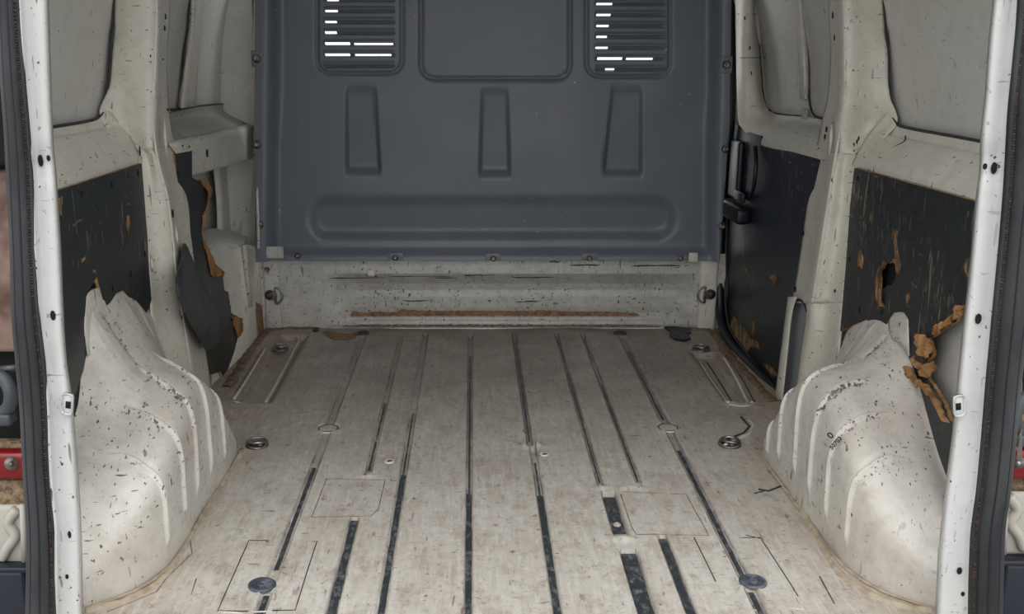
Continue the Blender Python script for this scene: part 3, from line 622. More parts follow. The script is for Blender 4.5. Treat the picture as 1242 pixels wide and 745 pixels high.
# ragged brown strip along the foot of the crossmember
def ragged(pts_top, y0, Y, name, mat, parent, th=.006):
    V = []; Fc = []; n = 120; a = pts_top[0][0]; b = pts_top[-1][0]
    for i in range(n + 1):
        u = a + (b - a) * i / n; top = tab(pts_top, u) + noise.noise(Vector((u * .35, 0, 0))) * 1.6; bot = y0 + noise.noise(Vector((u * .2, 7, 0))) * .9 + .0
        if i in (0, n): top = bot - .5
        for yy, dy in ((top, 0), (bot, 0), (top, th), (bot, th)): V.append(PY(u, yy, Y + dy + .003 * noise.noise(Vector((u * .5, yy, 0)))))
    for i in range(n):
        q = i * 4; Fc += [(q, q + 1, q + 5, q + 4), (q + 2, q, q + 4, q + 6), (q + 1, q + 3, q + 7, q + 5)]
    return mk(name, V, Fc, mat, parent, smooth=False)
ragged([(425, 377), (445, 380), (452, 378), (480, 379), (486, 375), (494, 376), (520, 377), (600, 377), (650, 377), (652, 376), (700, 378), (740, 378), (776, 380)], 383.5, 3.280, 'foam_strip', M['foam'], wb)
ragged([(395, 397), (450, 394), (560, 393.6), (640, 394), (780, 394), (800, 396)], 396.5, 3.272, 'dirt_line', M['dirt'], wb)
for (a, b, y) in ((400, 470, 337), (470, 550, 335.5), (520, 556, 337), (560, 600, 334), (620, 672, 336.5), (690, 728, 322), (765, 826, 322.5), (488, 520, 365), (625, 655, 366), (666, 680, 317.5)):
    MB().tube([PY(a + (b - a) * k / 6, y + random.uniform(-.5, .5), cy_(a + (b - a) * k / 6, y) - .0005) for k in range(7)], [.0006] + [.0022 * random.uniform(.5, 1.2) for _ in range(5)] + [.0006], 6).build('scuff_mark', M['seam'], wb)
MB().box(PY(450, 331, 3.276), (.022, .008, .020), bev=.002).build('torn_tab', M['cream'], wb)

# ------------------------------------------------------------ wheel arches
G5 = (.12, .22, .32, .22, .12)
def arch(side, T, ribs, label, creases):
    ht = T['ht']; hs = T['hs']; xi = T['xi']
    ys = lines(1.50, 2.335, .011, [r for r in ribs] + [2.24, 1.83], w=20, fine=.0015); rows = []; wear = []
    def section(y):
        a = tab(xi, y); h = tab(hs, y); H = max(tab(ht, y), h * .9 + .01); xw = .796
        k = min(1, (xw - a) / .17)
        P = [(a, -.004), (a + .001 * k, .42 * h), (a + .002 * k, .74 * h), (a + .014 * k, .93 * h), (a + .048 * k, 1.02 * h), (a + (xw - a) * .55, h + .22 * (H - h)), (a + (xw - a) * .80, h + .62 * (H - h)), (a + (xw - a) * .94, h + .90 * (H - h)), (xw, H + .012)]
        return cr([Vector((p[0], y, p[1])) for p in P], 9)
    def smooth_sec(y, w=.022):
        S_ = [section(max(1.5, min(2.335, y + q * w))) for q in (-1.5, -.75, 0, .75, 1.5)]
        return [Vector((sum(p.x * g for p, g in zip(q, G5)), y, sum(p.z * g for p, g in zip(q, G5)))) for q in zip(*S_)]
    for y in ys: rows.append(smooth_sec(y))
    n = len(rows[0]); V = []; Fc = []
    for i, y in enumerate(ys):
        for j in range(n):
            p = rows[i][j].copy(); t_ = j / (n - 1)
            a = rows[i][max(0, j - 1)]; b = rows[i][min(n - 1, j + 1)]; tg = (b - a).normalized()
            nrm = Vector((-tg.z, 0, tg.x)); nrm = -nrm if nrm.x > 0.0 and t_ < .5 else nrm
            if nrm.z < 0 and t_ >= .5: nrm = -nrm
            w = 0
            for r in ribs:
                lift = ss(.05, .09, t_) * (1 - ss(.56, .66, t_))
                dy = y - r - (.02 * ss(.4, .62, t_))
                p += nrm * (.0075 * math.exp(-(dy / .0030) ** 2) - .0035 * math.exp(-((dy - .009) / .005) ** 2)) * lift
                w += math.exp(-((dy + .004) / .011) ** 2) * ss(.24, .42, t_) * (1 - ss(.56, .68, t_)) * (1.0 if abs(r - 1.88) < .01 else .45)
            for (r, t0, t1, am) in creases:
                yy = r; g_ = math.exp(-((y - yy - (t_ - t0) * .05) / .009) ** 2) * ss(t0, t0 + .06, t_) * (1 - ss(t1 - .06, t1, t_))
                g_ *= 1 - ss(.80, .93, t_); p += nrm * am * g_; w += .9 * g_ * (am < 0)
            q = noise.noise(Vector((p.x * 6, p.y * 6, p.z * 6 + side))) * .004 * (1 - ss(.8, .95, t_)); p += nrm * q
            V.append(Vector((side * p.x, p.y, p.z))); wear.append(min(1, w))
    for i in range(len(ys) - 1):
        for j in range(n - 1): Fc.append((i * n + j, i * n + j + 1, (i + 1) * n + j + 1, (i + 1) * n + j))
    e = empty('wheel_arch', (side * .7, 1.9, 0), label, 'wheel arch', 'wheel arches')
    o = mk('arch_shell', V, Fc, M['arch'], e)
    at = o.data.attributes.new('wear', 'FLOAT', 'POINT')
    if len(o.data.vertices) == len(wear): at.data.foreach_set('value', wear)
    # grime-filled foot flange
    P = [Vector((side * (tab(xi, y) - .004), y, .001)) for y in [1.54 + .70 * k / 40 for k in range(41)]]
    MB().tube(P, [.0045 + .002 * noise.noise(p * 20) for p in P], 6, flat=.5, up=(0, 0, 1)).build('foot_sealant', M['tandirt'], e)
    return e, V, ys, n
XI = [(1.50, .785), (1.53, .735), (1.56, .695), (1.59, .662), (1.63, .638), (1.68, .622), (1.75, .616), (2.0, .614), (2.24, .612), (2.27, .68), (2.30, .74), (2.335, .79)]
HS = [(1.50, .01), (1.54, .06), (1.60, .125), (1.68, .185), (1.76, .228), (1.85, .262), (1.94, .278), (2.01, .270), (2.08, .215), (2.15, .125), (2.20, .06), (2.24, .012), (2.335, .005)]
TL = dict(xi=XI, hs=HS, ht=[(1.50, .05), (1.60, .16), (1.70, .22), (1.79, .27), (1.815, .32), (1.835, .43), (1.85, .46), (1.90, .445), (1.93, .43), (1.98, .445), (2.05, .435), (2.12, .41), (2.18, .37), (2.235, .33), (2.28, .22), (2.335, .02)])
TR = dict(xi=XI, hs=HS, ht=[(1.50, .04), (1.60, .11), (1.665, .155), (1.75, .225), (1.835, .31), (1.90, .35), (1.97, .375), (2.04, .382), (2.10, .37), (2.16, .34), (2.23, .30), (2.28, .20), (2.335, .02)])
aL, VL, ysL, nL = arch(-1, TL, [1.69, 1.785, 1.88, 1.98, 2.085], 'white scuffed ribbed wheel arch on the left, rising to a high notched peak',
                       [(1.905, .62, .94, -.003), (2.03, .70, .90, .0045), (2.11, .70, .92, .0045)])
aR, VR, ysR, nR = arch(1, TR, [1.69, 1.785, 1.88, 1.98, 2.085, 2.165], 'white scuffed ribbed wheel arch on the right, marked with small black stamped figures',
                       [(1.97, .64, .88, -.003), (2.05, .68, .88, .004), (2.12, .68, .88, .004)])
# upright tabs behind the towers, seen through the notches in the boards
net('tab', [[L(103, 364, .79), L(108, 354, .79), L(116, 350, .79), L(122, 352, .79), L(128, 372, .788)], [L(102, 395, .787), L(110, 392, .787), L(118, 388, .785), L(126, 384, .785), L(134, 380, .782)], [L(106, 432, .785), L(113, 430, .783), L(120, 425, .781), L(127, 420, .779), L(134, 415, .777)]], M['arch'], aL, thick=.002, n=3)
net('tab', [[R(1079, 385, .79), R(1086, 377, .79), R(1096, 379, .79), R(1102, 386, .79)], [R(1078, 398, .786), R(1086, 395, .785), R(1095, 397, .785), R(1102, 400, .786)], [R(1082, 412, .78), R(1090, 415, .779), R(1096, 422, .779), R(1103, 432, .78)]], M['arch'], aR, thick=.002, n=3)
# worn stamped figures on the right arch
def on_arch(V, ys, n, px, py):
    d = ray(px, py); best = None
    dn = d.normalized()
    for v in V:
        w = v - CAM; k = w.dot(dn); e = (w - dn * k).length
        if e < .012 and (best is None or k < best[0]): best = (k, v)
    return CAM + dn * (best[0] - .004) if best else None
def text(s, px, py, size, ang, mat, name):
    cu = bpy.data.curves.new('glyphs', 'FONT'); cu.body = s; cu.size = size; cu.extrude = .0004; cu.offset = .0004
    tmp = bpy.data.objects.new('tmp', cu); C.objects.link(tmp); dg = bpy.context.evaluated_depsgraph_get(); me = bpy.data.meshes.new_from_object(tmp.evaluated_get(dg))
    bpy.data.objects.remove(tmp)
    c = on_arch(VR, ysR, nR, px, py) or PX(px, py, .63)
    view = (CAM - c).normalized(); nrm = (Vector((-.80, -.25, .60)).normalized() + view * .6).normalized()
    xax = (on_arch(VR, ysR, nR, 1018, 528) or c + Vector((0, .02, .02))) - (on_arch(VR, ysR, nR, 1005, 550) or c)
    xax = (xax - nrm * xax.dot(nrm)).normalized(); yax = nrm.cross(xax)
    Rm = Matrix((xax, yax, nrm)).transposed(); c = c + view * .004
    V = [c + Rm @ v.co for v in me.vertices]; Fc = [tuple(p.vertices) for p in me.polygons]
    mk(name, V, Fc, M[mat], aR, smooth=False); bpy.data.meshes.remove(me)
text('50703', 1009, 546, .0115, math.radians(50), 'ink', 'stamped_figures')
text('0', 1008, 533, .019, math.radians(58), 'ink', 'stamped_figures')

# ------------------------------------------------------------ plywood linings
bl = empty('lining_board', PX(130, 430, -.785), 'black coated plywood board on the left wall, with a V notch above the arch', 'wall board')
plate('board', [(60, 235), (70, 231), (172, 198), (176, 250), (181, 330), (184, 364), (178, 380), (158, 364), (150, 352), (141, 356), (134, 367, 1), (127, 373, 1), (122, 352, 1), (117, 336), (112, 346, 1), (105, 356), (103, 385), (106, 425), (101, 450), (89, 486), (85, 560), (74, 560), (70, 420)], [], -.787, M['board_plain'], bl, t=.007, jag=.0015, edge=M['wood'])
for (x, y) in ((100, 235), (136, 224), (155, 213), (168, 210), (176, 308), (159, 332), (104, 412), (137, 350)):
    dark_slot(x, y, -.7862, .0045, .007, bl, name='hole')
for (pts) in ([(154, 262), (157, 261), (157, 272), (156, 286), (154, 280), (153, 270)], [(98, 317), (103, 311), (104, 314), (99, 319)], [(112, 329), (116, 327), (117, 333), (113, 331)], [(176, 290), (178, 300), (177, 306), (174, 300)], [(70, 240), (76, 238), (75, 262), (71, 260)]):
    plate('torn_patch', [p + (1,) for p in pts], [], -.7858, M['wood2'], bl, t=.001, jag=.003)
br = empty('lining_board', PX(1110, 430, .785), 'black plywood board on the right wall, scratched, holed and torn open above the arch', 'wall board')
hole1 = [(1066, 347, 1), (1066, 330, 1), (1073, 319, 1), (1084, 317, 1), (1088, 327, 1), (1086, 338, 1), (1080, 347, 1), (1076, 357, 1), (1073, 370, 1), (1065, 366, 1)]
hole2 = [(1176, 368, 1), (1164, 378, 1), (1160, 390, 1), (1146, 398, 1), (1136, 406, 1), (1126, 410, 1), (1132, 428, 1), (1124, 440, 1), (1118, 450, 1), (1132, 468, 1), (1144, 488, 1), (1152, 510, 1), (1176, 530, 1)]
plate('board', [(1036, 204), (1060, 210), (1110, 224), (1182, 244), (1198, 249), (1192, 340), (1188, 366), (1176, 366)] + hole2[1:] + [(1176, 530), (1168, 560), (1160, 640), (1150, 640), (1125, 560), (1104, 470), (1102, 440), (1102, 388), (1096, 378), (1084, 379), (1078, 388), (1074, 396), (1064, 392), (1050, 388), (1035, 394), (1019, 402), (1026, 320), (1031, 250)], [hole1],
      .787, M['board'], br, t=.007, jag=.002, edge=M['wood'])
for (x, y) in ((1040, 216), (1030, 314), (1042, 376), (1069, 379)): dark_slot(x, y, .7862, .0045, .006, br, name='hole')
def splinter(pts, X, lift, parent, name='splinter', mat='wood', curl=.01):
    P = [PX(a, b, X) for a, b in pts]; c = sum(P, Vector()) / len(P); s = 1 if X > 0 else -1
    outer = []
    for i, p in enumerate(P):
        q = P[(i + 1) % len(P)]
        for k in range(3):
            v = p.lerp(q, k / 3) + Vector((0, random.uniform(-.002, .002), random.uniform(-.002, .002))); v.x -= s * (lift + curl * abs(math.sin(i * 1.9 + k))); outer.append(v)
    n = len(outer); cc = c - Vector((s * (lift + curl * 1.2), 0, 0)); bk_ = [v + Vector((s * .003, 0, 0)) for v in outer]
    V = [cc] + outer + [cc + Vector((s * .003, 0, 0))] + bk_
    Fc = [(0, 1 + i, 1 + (i + 1) % n) for i in range(n)] + [(n + 1, n + 2 + (i + 1) % n, n + 2 + i) for i in range(n)] + [(1 + i, n + 2 + i, n + 2 + (i + 1) % n, 1 + (i + 1) % n) for i in range(n)]
    return mk(name, V, Fc, M[mat], parent, smooth=False)
for pts in ([(1114, 410), (1122, 405), (1133, 412), (1136, 425), (1133, 434), (1122, 432), (1118, 428)], [(1137, 402), (1150, 390), (1161, 382), (1158, 394), (1148, 401), (1141, 407)], [(1161, 380), (1168, 370), (1176, 371), (1172, 382), (1164, 388)],
            [(1100, 445), (1106, 443), (1116, 455), (1124, 466), (1120, 470), (1110, 460), (1103, 453)], [(1118, 440), (1126, 442), (1138, 438), (1144, 446), (1136, 456), (1124, 458), (1121, 450)], [(1116, 462), (1126, 464), (1136, 474), (1138, 484), (1130, 476), (1122, 470)],
            [(1134, 476), (1142, 482), (1150, 500), (1156, 514), (1150, 508), (1140, 494)], [(1112, 432), (1118, 438), (1120, 448), (1114, 444)], [(1138, 398), (1144, 392), (1148, 398), (1142, 404)]):
    splinter(pts, .785, .004, br)
for pts in ([(1062, 345), (1065, 328), (1070, 319), (1074, 316), (1070, 324), (1067, 338), (1066, 352)], [(1063, 345), (1067, 350), (1068, 366), (1073, 372), (1066, 370), (1062, 362)], [(1082, 316), (1090, 312), (1092, 322), (1089, 334), (1087, 328), (1086, 319)], [(1042, 304), (1045, 303), (1047, 316), (1045, 325), (1041, 322)], [(1084, 282), (1088, 279), (1087, 290), (1090, 312), (1087, 312), (1085, 296)],
            [(1100, 358), (1103, 357), (1103, 366), (1100, 368)], [(1172, 318), (1178, 312), (1178, 335), (1175, 338), (1171, 326)]):
    splinter(pts, .786, .0008, br, 'splinter', 'wood2', .0012)
splinter([(1068, 352), (1082, 344), (1088, 342), (1087, 358), (1082, 376), (1074, 374), (1069, 368)], .79, -.004, br, 'bent_flap', 'board_plain', .003)
MB().box(PX(1075, 330, .80) + Vector((.012, 0, 0)), (.01, .12, .14)).build('cavity', M['void'], br)

net('inner_skin', [[R(1110, 380, .815), R(1150, 360, .82), R(1240, 350, .82)], [R(1105, 440, .812), R(1150, 440, .82), R(1240, 440, .82)], [R(1115, 560, .81), R(1160, 560, .82), R(1240, 560, .82)]], M['skin'], wr, n=4)
# torn front strip, leathery flap on the left
bs_ = empty('torn_board', PX(250, 450, -.785), 'torn black plywood strip with tan broken edge between left pillar and bulkhead', 'wall board')
plate('board', [(212, 187), (233, 183), (233, 216, 1), (240, 219, 1), (250, 222, 1), (255, 234, 1), (251, 250, 1), (246, 262, 1), (245, 283, 1), (247, 298, 1), (254, 314, 1), (257, 330, 1), (270, 330, 1), (272, 352, 1), (277, 355, 1), (281, 380, 1), (290, 386, 1), (295, 395, 1), (292, 408, 1), (286, 418, 1), (290, 430, 1), (288, 446, 1), (279, 452, 1), (271, 462, 1), (268, 450), (255, 455), (246, 470), (232, 420), (226, 320)], [], -.783, M['board_plain'], bs_, t=.007, jag=.003, edge=M['wood'])
for pts in ([(241, 218), (250, 220), (256, 230), (252, 243), (249, 252), (252, 234), (245, 226)], [(245, 290), (250, 300), (258, 315), (258, 330), (270, 330), (270, 335), (256, 336), (252, 320)], [(280, 384), (292, 386), (296, 397), (288, 410), (284, 400), (282, 392)], [(270, 458), (286, 448), (294, 440), (290, 450), (274, 466)], [(245, 262), (249, 252), (247, 270), (243, 284)]):
    splinter(pts, -.783, .003, bs_, curl=.004)
fl = net('rubber_flap', [[L(222, 297, .765), L(224, 296, .76), L(227, 300, .765), L(229, 306, .775)], [L(219, 315, .745), L(225, 314, .74), L(232, 318, .755), L(237, 325, .775)], [L(214, 341, .725), L(223, 340, .73), L(234, 342, .75), L(246, 348, .775)],
                         [L(220, 370, .72), L(231, 372, .725), L(244, 372, .75), L(262, 372, .775)], [L(233, 395, .73), L(242, 396, .735), L(254, 396, .75), L(268, 395, .772)], [L(250, 425, .75), L(253, 425, .755), L(259, 422, .76), L(266, 418, .77)]], M['flap'], thick=.004)
tag(fl, 'black leathery flap bent away from the torn strip beside the left pillar', 'flap')

# ------------------------------------------------------------ sliding door on the right, seen from inside
dr = empty('sliding_door', PX(930, 440, .79), 'white sliding door inner with black lining and thick black gasket on the right side', 'door')
net('window_blank', [[R(905, -250, .80), R(960, -250, .80), R(1015, -250, .80)], [R(905, 0, .855), R(960, 0, .855), R(1015, 0, .855)], [R(915, 160, .88), R(965, 160, .88), R(1015, 160, .88)]], M['skin'], dr, n=4)
net('frame', [[R(886, -250, .755), R(898, -250, .765), R(910, -250, .785), R(916, -250, .80)], [R(892, 0, .765), R(901, 0, .775), R(911, 0, .80), R(917, 0, .845)], [R(893, 60, .765), R(902, 60, .775), R(914, 60, .81), R(921, 60, .853)],
              [R(894, 110, .765), R(905, 112, .785), R(918, 112, .82), R(925, 114, .862)], [R(895, 140, .768), R(906, 144, .79), R(924, 142, .838), R(933, 134, .868)], [R(897, 152, .77), R(908, 163, .787), R(930, 158, .83), R(942, 142, .868)]], M['cream'], dr, thick=.002)
net('belt', [[R(930, 132, .868), R(945, 139, .868), R(972, 141, .868), R(1012, 148, .868)], [R(924, 140, .86), R(943, 146, .862), R(972, 148, .862), R(1012, 155, .862)], [R(913, 150, .83), R(942, 157, .82), R(972, 160, .82), R(1012, 166, .82)],
              [R(909, 164, .79), R(940, 170, .79), R(970, 176, .79), R(1012, 186, .79)], [R(909, 172, .785), R(940, 181, .785), R(970, 188, .785), R(1012, 198, .785)]], M['cream'], dr, thick=.002)
bar([[R(948, -250, .80), R(956, -250, .785), R(963, -250, .80)], [R(963, 0, .848), R(969, 0, .832), R(975, 0, .848)], [R(969, 70, .86), R(974, 70, .845), R(980, 70, .86)], [R(971, 120, .87), R(976, 120, .855), R(981, 120, .87)]], 'mullion', dr)
net('window_fold', [[R(920, -250, .798), R(928, -250, .79), R(938, -250, .798)], [R(930, 0, .853), R(942, 0, .847), R(958, 0, .853)], [R(938, 70, .866), R(948, 70, .86), R(964, 70, .866)], [R(944, 132, .876), R(954, 132, .87), R(970, 132, .876)]], M['skin'], dr, n=4)
loop_tube([R(908, -250, .795), R(917, 0, .848), R(921, 55, .855), R(924, 100, .862), R(928, 125, .868), R(936, 136, .869), R(948, 139, .869), R(971, 141, .869)], .0030, 'seam', 'window_seal', dr)
loop_tube([R(968, -250, .795), R(976, 0, .848), R(979, 60, .86), R(981, 115, .868), R(986, 138, .869), R(996, 143, .869), R(1012, 146, .869)], .0030, 'seam', 'window_seal', dr)
MB().box(PX(976, 138, .866), (.004, .045, .030), bev=.001).build('spacer', M['rail'], dr)
for (x, y) in ((909, 58), (911, 89), (903, 22)): dark_slot(x, y, .787 if y > 30 else .775, .006, .006, dr, name='hole')
for (a, b, y) in ((895, 918, 17), (897, 922, 70)):
    MB().tube([PX(a, y, .766), PX((a + b) / 2, y, .786), PX(b, y, .83)], .0012, 5).build('joint', M['seam'], dr)
plate('lining', [(886, 150), (900, 152), (904, 160), (923, 165), (923, 178), (960, 184), (993, 193), (984, 250), (969, 345), (957, 385), (951, 430), (945, 484), (925, 470), (895, 430), (876, 400), (872, 350), (874, 240)], [], .784, M['door_board'], dr, t=.006, jag=0)
# door edge trough, grab handle, latch and pocket
MB().tube(cr([PX(883, 215, .778), PX(882, 260, .778), PX(880, 330, .778), PX(880, 370, .778), PX(886, 400, .778), PX(905, 428, .778), PX(952, 486, .778)], 6), .004, 6).build('edge_strip', M['seam'], dr)
m = MB(); c = PX(890, 256, .762); m.box(c, (.045, .24, .050), bev=.012); m.build('latch_block', M['gasket'], dr)
m = MB(); c = PX(893, 205, .775); m.box(c, (.020, .11, .18), bev=.008); m.build('pocket', M['gasket'], dr)
m = MB(); c = PX(897, 238, .768); m.box(c, (.012, .10, .030), bev=.004); m.build('pocket_floor', M['door_board'], dr)
MB().tube(cr([PX(916, 178, .775), PX(917, 200, .770), PX(914, 228, .770), PX(909, 240, .775)], 5), .006, 8).build('grab_rail', M['gasket'], dr)
P = cr([PX(884, -250, .750), PX(886, 0, .757), PX(887, 80, .760), PX(886, 145, .762), PX(880, 200, .763), PX(876, 250, .763), PX(873, 320, .762), PX(873, 370, .762), PX(877, 398, .762), PX(890, 422, .764), PX(915, 449, .770), PX(948, 486, .782)], 6)
MB().tube(P, .0155, 10).build('gasket', M['gasket'], dr)
for pts in ([(884, 402), (890, 384), (896, 392), (903, 398), (910, 410), (918, 415), (922, 424), (912, 420), (905, 428), (898, 414), (890, 412)], [(934, 336), (941, 332), (944, 338), (940, 346)], [(900, 320), (906, 326), (908, 331), (903, 328)], [(925, 440), (935, 444), (945, 456), (940, 458), (930, 448)], [(912, 392), (913, 408), (916, 406), (914, 390)]):
    splinter([(a, b) for a, b in pts], .783, .0008, dr, 'torn_patch', 'wood2', .001)

# ------------------------------------------------------------ rear door opening: white D pillars, rubber seals
def dpillar(side, inner, outer, name, holes):
    ys = sorted(set([p[1] for p in inner] + [p[1] for p in outer])); V = []; Fc = []
    a_in = [(y, x) for x, y in inner]; a_out = [(y, x) for x, y in outer]; Ys = [-230 + (1010) * i / 90 for i in range(91)]; nc = 9
    for y in Ys:
        xi_, xo = tab(a_in, y), tab(a_out, y); rec = .006 * (ss(176, 182, y) * (1 - ss(212, 220, y)))
        for k in range(nc):
            q = k / (nc - 1); x = xo + (xi_ - xo) * q
            dep = [-.022, -.020, -.004, 0, 0, 0, .0, .002, .045][k]
            if k == 1: x = xo + (xi_ - xo) * .09
            if k == 2: x = xo + (xi_ - xo) * .15
            V.append(PY(x, y, 1.462 + dep + (rec if 2 < k < 8 else 0)))
    for i in range(len(Ys) - 1):
        for k in range(nc - 1): Fc.append((i * nc + k, i * nc + k + 1, (i + 1) * nc + k + 1, (i + 1) * nc + k))
    o = mk(name, V, Fc, M['pillar']); tag(o, kind='structure'); m_ = o.modifiers.new('thickness', 'SOLIDIFY'); m_.thickness = .0015
    for (x, y, w, h) in holes: dark_slot(x, y, None, w, h, o, Y=1.4585 + (.005 if 180 < y < 215 else 0), name='hole')
    return o
inL = [(52, -230), (58, 0), (61, 100), (64, 180), (67, 204), (69, 235), (73, 300), (77, 400), (80, 440), (86, 480), (89, 510), (93, 560), (97, 620), (99, 680), (100, 745), (102, 800)]
outL = [(12, -230), (21, 0), (28, 115), (35, 185), (39, 277), (42, 344), (46, 400), (55, 479), (60, 585), (66, 641), (66, 745), (67, 800)]
inR = [(1212, -230), (1204, 0), (1199, 46), (1194, 116), (1189, 160), (1188, 204), (1183, 241), (1178, 301), (1173, 350), (1167, 400), (1162, 450), (1155, 525), (1144, 608), (1137, 678), (1134, 745), (1132, 800)]
outR = [(1252, -230), (1241, 0), (1234, 70), (1227, 139), (1223, 195), (1219, 259), (1213, 345), (1206, 400), (1199, 470), (1190, 576), (1181, 631), (1178, 745), (1177, 800)]
dl = dpillar(-1, inL, outL, 'trim_2', [(49, 195, .0035, .0085), (58.5, 192, .0026, .0045), (64, 383, .0038, .0075), (84, 649, .0025, .006), (81, 700, .0025, .004)])
drp = dpillar(1, inR, outR, 'trim_3', [(1206, 204, .0042, .0085), (1195, 202, .0030, .0045), (1187, 387, .0045, .0080), (1164, 693, .0040, .006), (1168, 721, .0028, .004)])
def sqhole(x, y, o, sx, tilt):
    Mr = Matrix.Rotation(tilt, 3, 'Y'); MB().box(PY(x, y, 1.456), (.017, .003, .034), Mr, bev=.006).build('striker_plate', M['pillar'], o)
    MB().box(PY(x + sx, y + 1, 1.4555), (.0075, .004, .0110), Mr).build('hole', M['void'], o)
sqhole(82, 490, dl, 1, .15); sqhole(1163, 492, drp, -1, -.15)
def seal(side, edge, widths, label):
    e = empty('weather_seal', PY(*edge[-1][:2], 1.44), label, 'door seal', 'door seals')
    P = []; r = []
    for (x, y), w in zip(edge, widths): P.append(PY(x + side * (w * .56), y, 1.438)); r.append(w / 2 * 1.438 / F * 1.36)
    Q = cr(P, 6); rr = [tab([(i * 6, v) for i, v in enumerate(r)], k) for k in range(len(Q))]
    MB().tube(Q, [v * .80 for v in rr], 14).build('bulb', M['rubber'], e)
    MB().tube([q + Vector((-side * v * .1, .004, 0)) for q, v in zip(Q, rr)], [v * 1.0 for v in rr], 12, flat=.45, up=(0, 1, 0)).build('carrier', M['rubber'], e)
    m_ = MB(); n_ = 0
    L_ = cr([PY(x + side * 1.5, y, 1.435) for x, y in edge], 24)
    for k in range(0, len(L_) - 1):                       # woven edge, small crimps
        a, b = L_[k], L_[k + 1]; m_.tube([a, a.lerp(b, .7)], .0026 if k % 2 else .0022, 6)
    m_.build('woven_edge', M['lip'], e)
    for q in (-.35, .25):
        MB().tube([p + Vector((side * v * q, -v * .74, 0)) for p, v in zip(Q, rr)], .0011, 5).build('moulded_line', M['gasket'], e)
    return e
eL = [(10, -200), (19, 0), (25, 90), (31, 160), (35, 220), (38, 300), (43, 380), (50, 440), (54, 500), (57, 570), (62, 640), (64, 700), (65, 745), (66, 800)]
wL = [18, 20, 22, 23, 24, 23, 26, 28, 27, 27, 28, 30, 32, 33]
seal(-1, eL, wL, 'black rubber door seal running up the left edge of the rear opening')
eR = [(1252, -200), (1243, 0), (1237, 70), (1230, 139), (1225, 220), (1218, 300), (1209, 390), (1202, 460), (1196, 530), (1190, 590), (1183, 640), (1180, 700), (1179, 745), (1178, 800)]
wR = [34, 34, 34, 34, 34, 33, 34, 33, 33, 33, 33, 34, 34, 34]
seal(1, eR, wR, 'black rubber door seal running up the right edge of the rear opening')

# ------------------------------------------------------------ body corners outside the seals, with lamp pockets
def corner(side, name):
    x = lambda a: a if side < 0 else 1242 - a + 4
    m_ = MB(); xo = -.80 if side < 0 else .92 - .02
    cx_ = side * .875; m_.box((cx_, 1.60, .42), (.22, .012, 2.0), bev=.004)
    o = m_.build(name, M['void']); tag(o, kind='structure'); return o
cl = corner(-1, 'trim_4'); c_r = corner(1, 'trim_5')
def lump(side, y0, y1, mat, name, parent, Y=1.56, w=.10, th=.03, x_edge=None, bev=.008):
    xe = (PY(30, (y0 + y1) / 2, Y).x + .02) if side < 0 else (PY(1215, (y0 + y1) / 2, Y).x - .02)
    za, zb = PY(15, y0, Y).z, PY(15, y1, Y).z
    return MB().box((xe + side * w / 2, Y, (za + zb) / 2), (w, th, abs(za - zb)), bev=min(bev, abs(za - zb) * .3)).build(name, M[mat], parent)
lump(-1, -100, 200, 'void', 'dark_panel', cl); lump(-1, 205, 425, 'pink', 'primer_panel', cl, 1.58)
lump(-1, 578, 612, 'tan', 'foam_pad', cl); 
lump(1, 500, 538, 'tan', 'foam_pad', c_r, 1.58); lump(1, 575, 596, 'tan', 'foam_pad', c_r, 1.57)
lump(-1, 534, 552, 'tan', 'foam_pad', cl, 1.58)
def lamp(side, y0, y1, label):
    e = empty('rear_lamp', PY(12 if side < 0 else 1236, y1, 1.54), label, 'lamp')
    lump(side, y0, y1, 'red', 'lens', e, 1.545); c = PY(14 if side < 0 else 1234, (y0 + y1) / 2, 1.528)
    MB().lathe([(.011, 0), (.011, .002), (.005, .003), (.0045, .012), (.003, .014)], c, (side * -.4, -1, .2), 16).build('screw', M['steel'], e)
lamp(-1, 546, 578, 'dark red tail lamp edge with a small screw beyond the left seal'); lamp(1, 543, 578, 'dark red tail lamp edge with a small screw beyond the right seal')
def cast(side, y0, y1, label):
    e = empty('bumper_bracket', PY(14 if side < 0 else 1230, y1, 1.53), label, 'bracket')
    lump(side, y0, y1, 'white', 'back_plate', e, 1.545, th=.012)
    P = [(20, y0 + 6), (10, y0 + 22), (18, y0 + 38), (8, y0 + 54), (2, y1 - 6)]
    MB().tube(cr([PY(a if side < 0 else 1242 - a + 2, b, 1.535) for a, b in P], 6), .009, 8).build('pressed_loop', M['white'], e)
    MB().tube([PY(27 if side < 0 else 1220, y0, 1.53), PY(30 if side < 0 else 1217, y1, 1.53)], .005, 8).build('rib', M['white'], e)
cast(-1, 612, 684, 'off-white moulded bracket beyond the left seal, under the red lamp'); cast(1, 596, 672, 'off-white moulded bracket beyond the right seal, under the red lamp')
def bump(side, y0, label):
    e = empty('bumper_end', PY(14 if side < 0 else 1230, 790, 1.52), label, 'bumper'); lump(side, y0, 820, 'navy', 'shell', e, 1.53, w=.14, th=.05); lump(side, y0 + 2, y0 + 8, 'navy', 'top_lip', e, 1.515, w=.14, th=.02)
bump(-1, 684, 'dark navy plastic bumper end at the foot of the left seal'); bump(1, 676, 'dark navy plastic bumper end at the foot of the right seal')
def plug_c(side, y0, label):
    e = empty('lamp_connector', PY(10 if side < 0 else 1236, y0 + 60, 1.54), label, 'connector')
    f = (lambda a: a) if side < 0 else (lambda a: 1244 - a)
    MB().tube(cr([PY(f(-4), y0, 1.545), PY(f(6), y0 + 6, 1.54), PY(f(13), y0 + 22, 1.535), PY(f(11), y0 + 38, 1.54), PY(f(2), y0 + 46, 1.545)], 5), .011, 10).build('cable', M['greyp'], e)
    MB().box(PY(f(4), y0 + 52, 1.545), (.035, .03, .02), bev=.005).build('plug', M['greyp'], e)
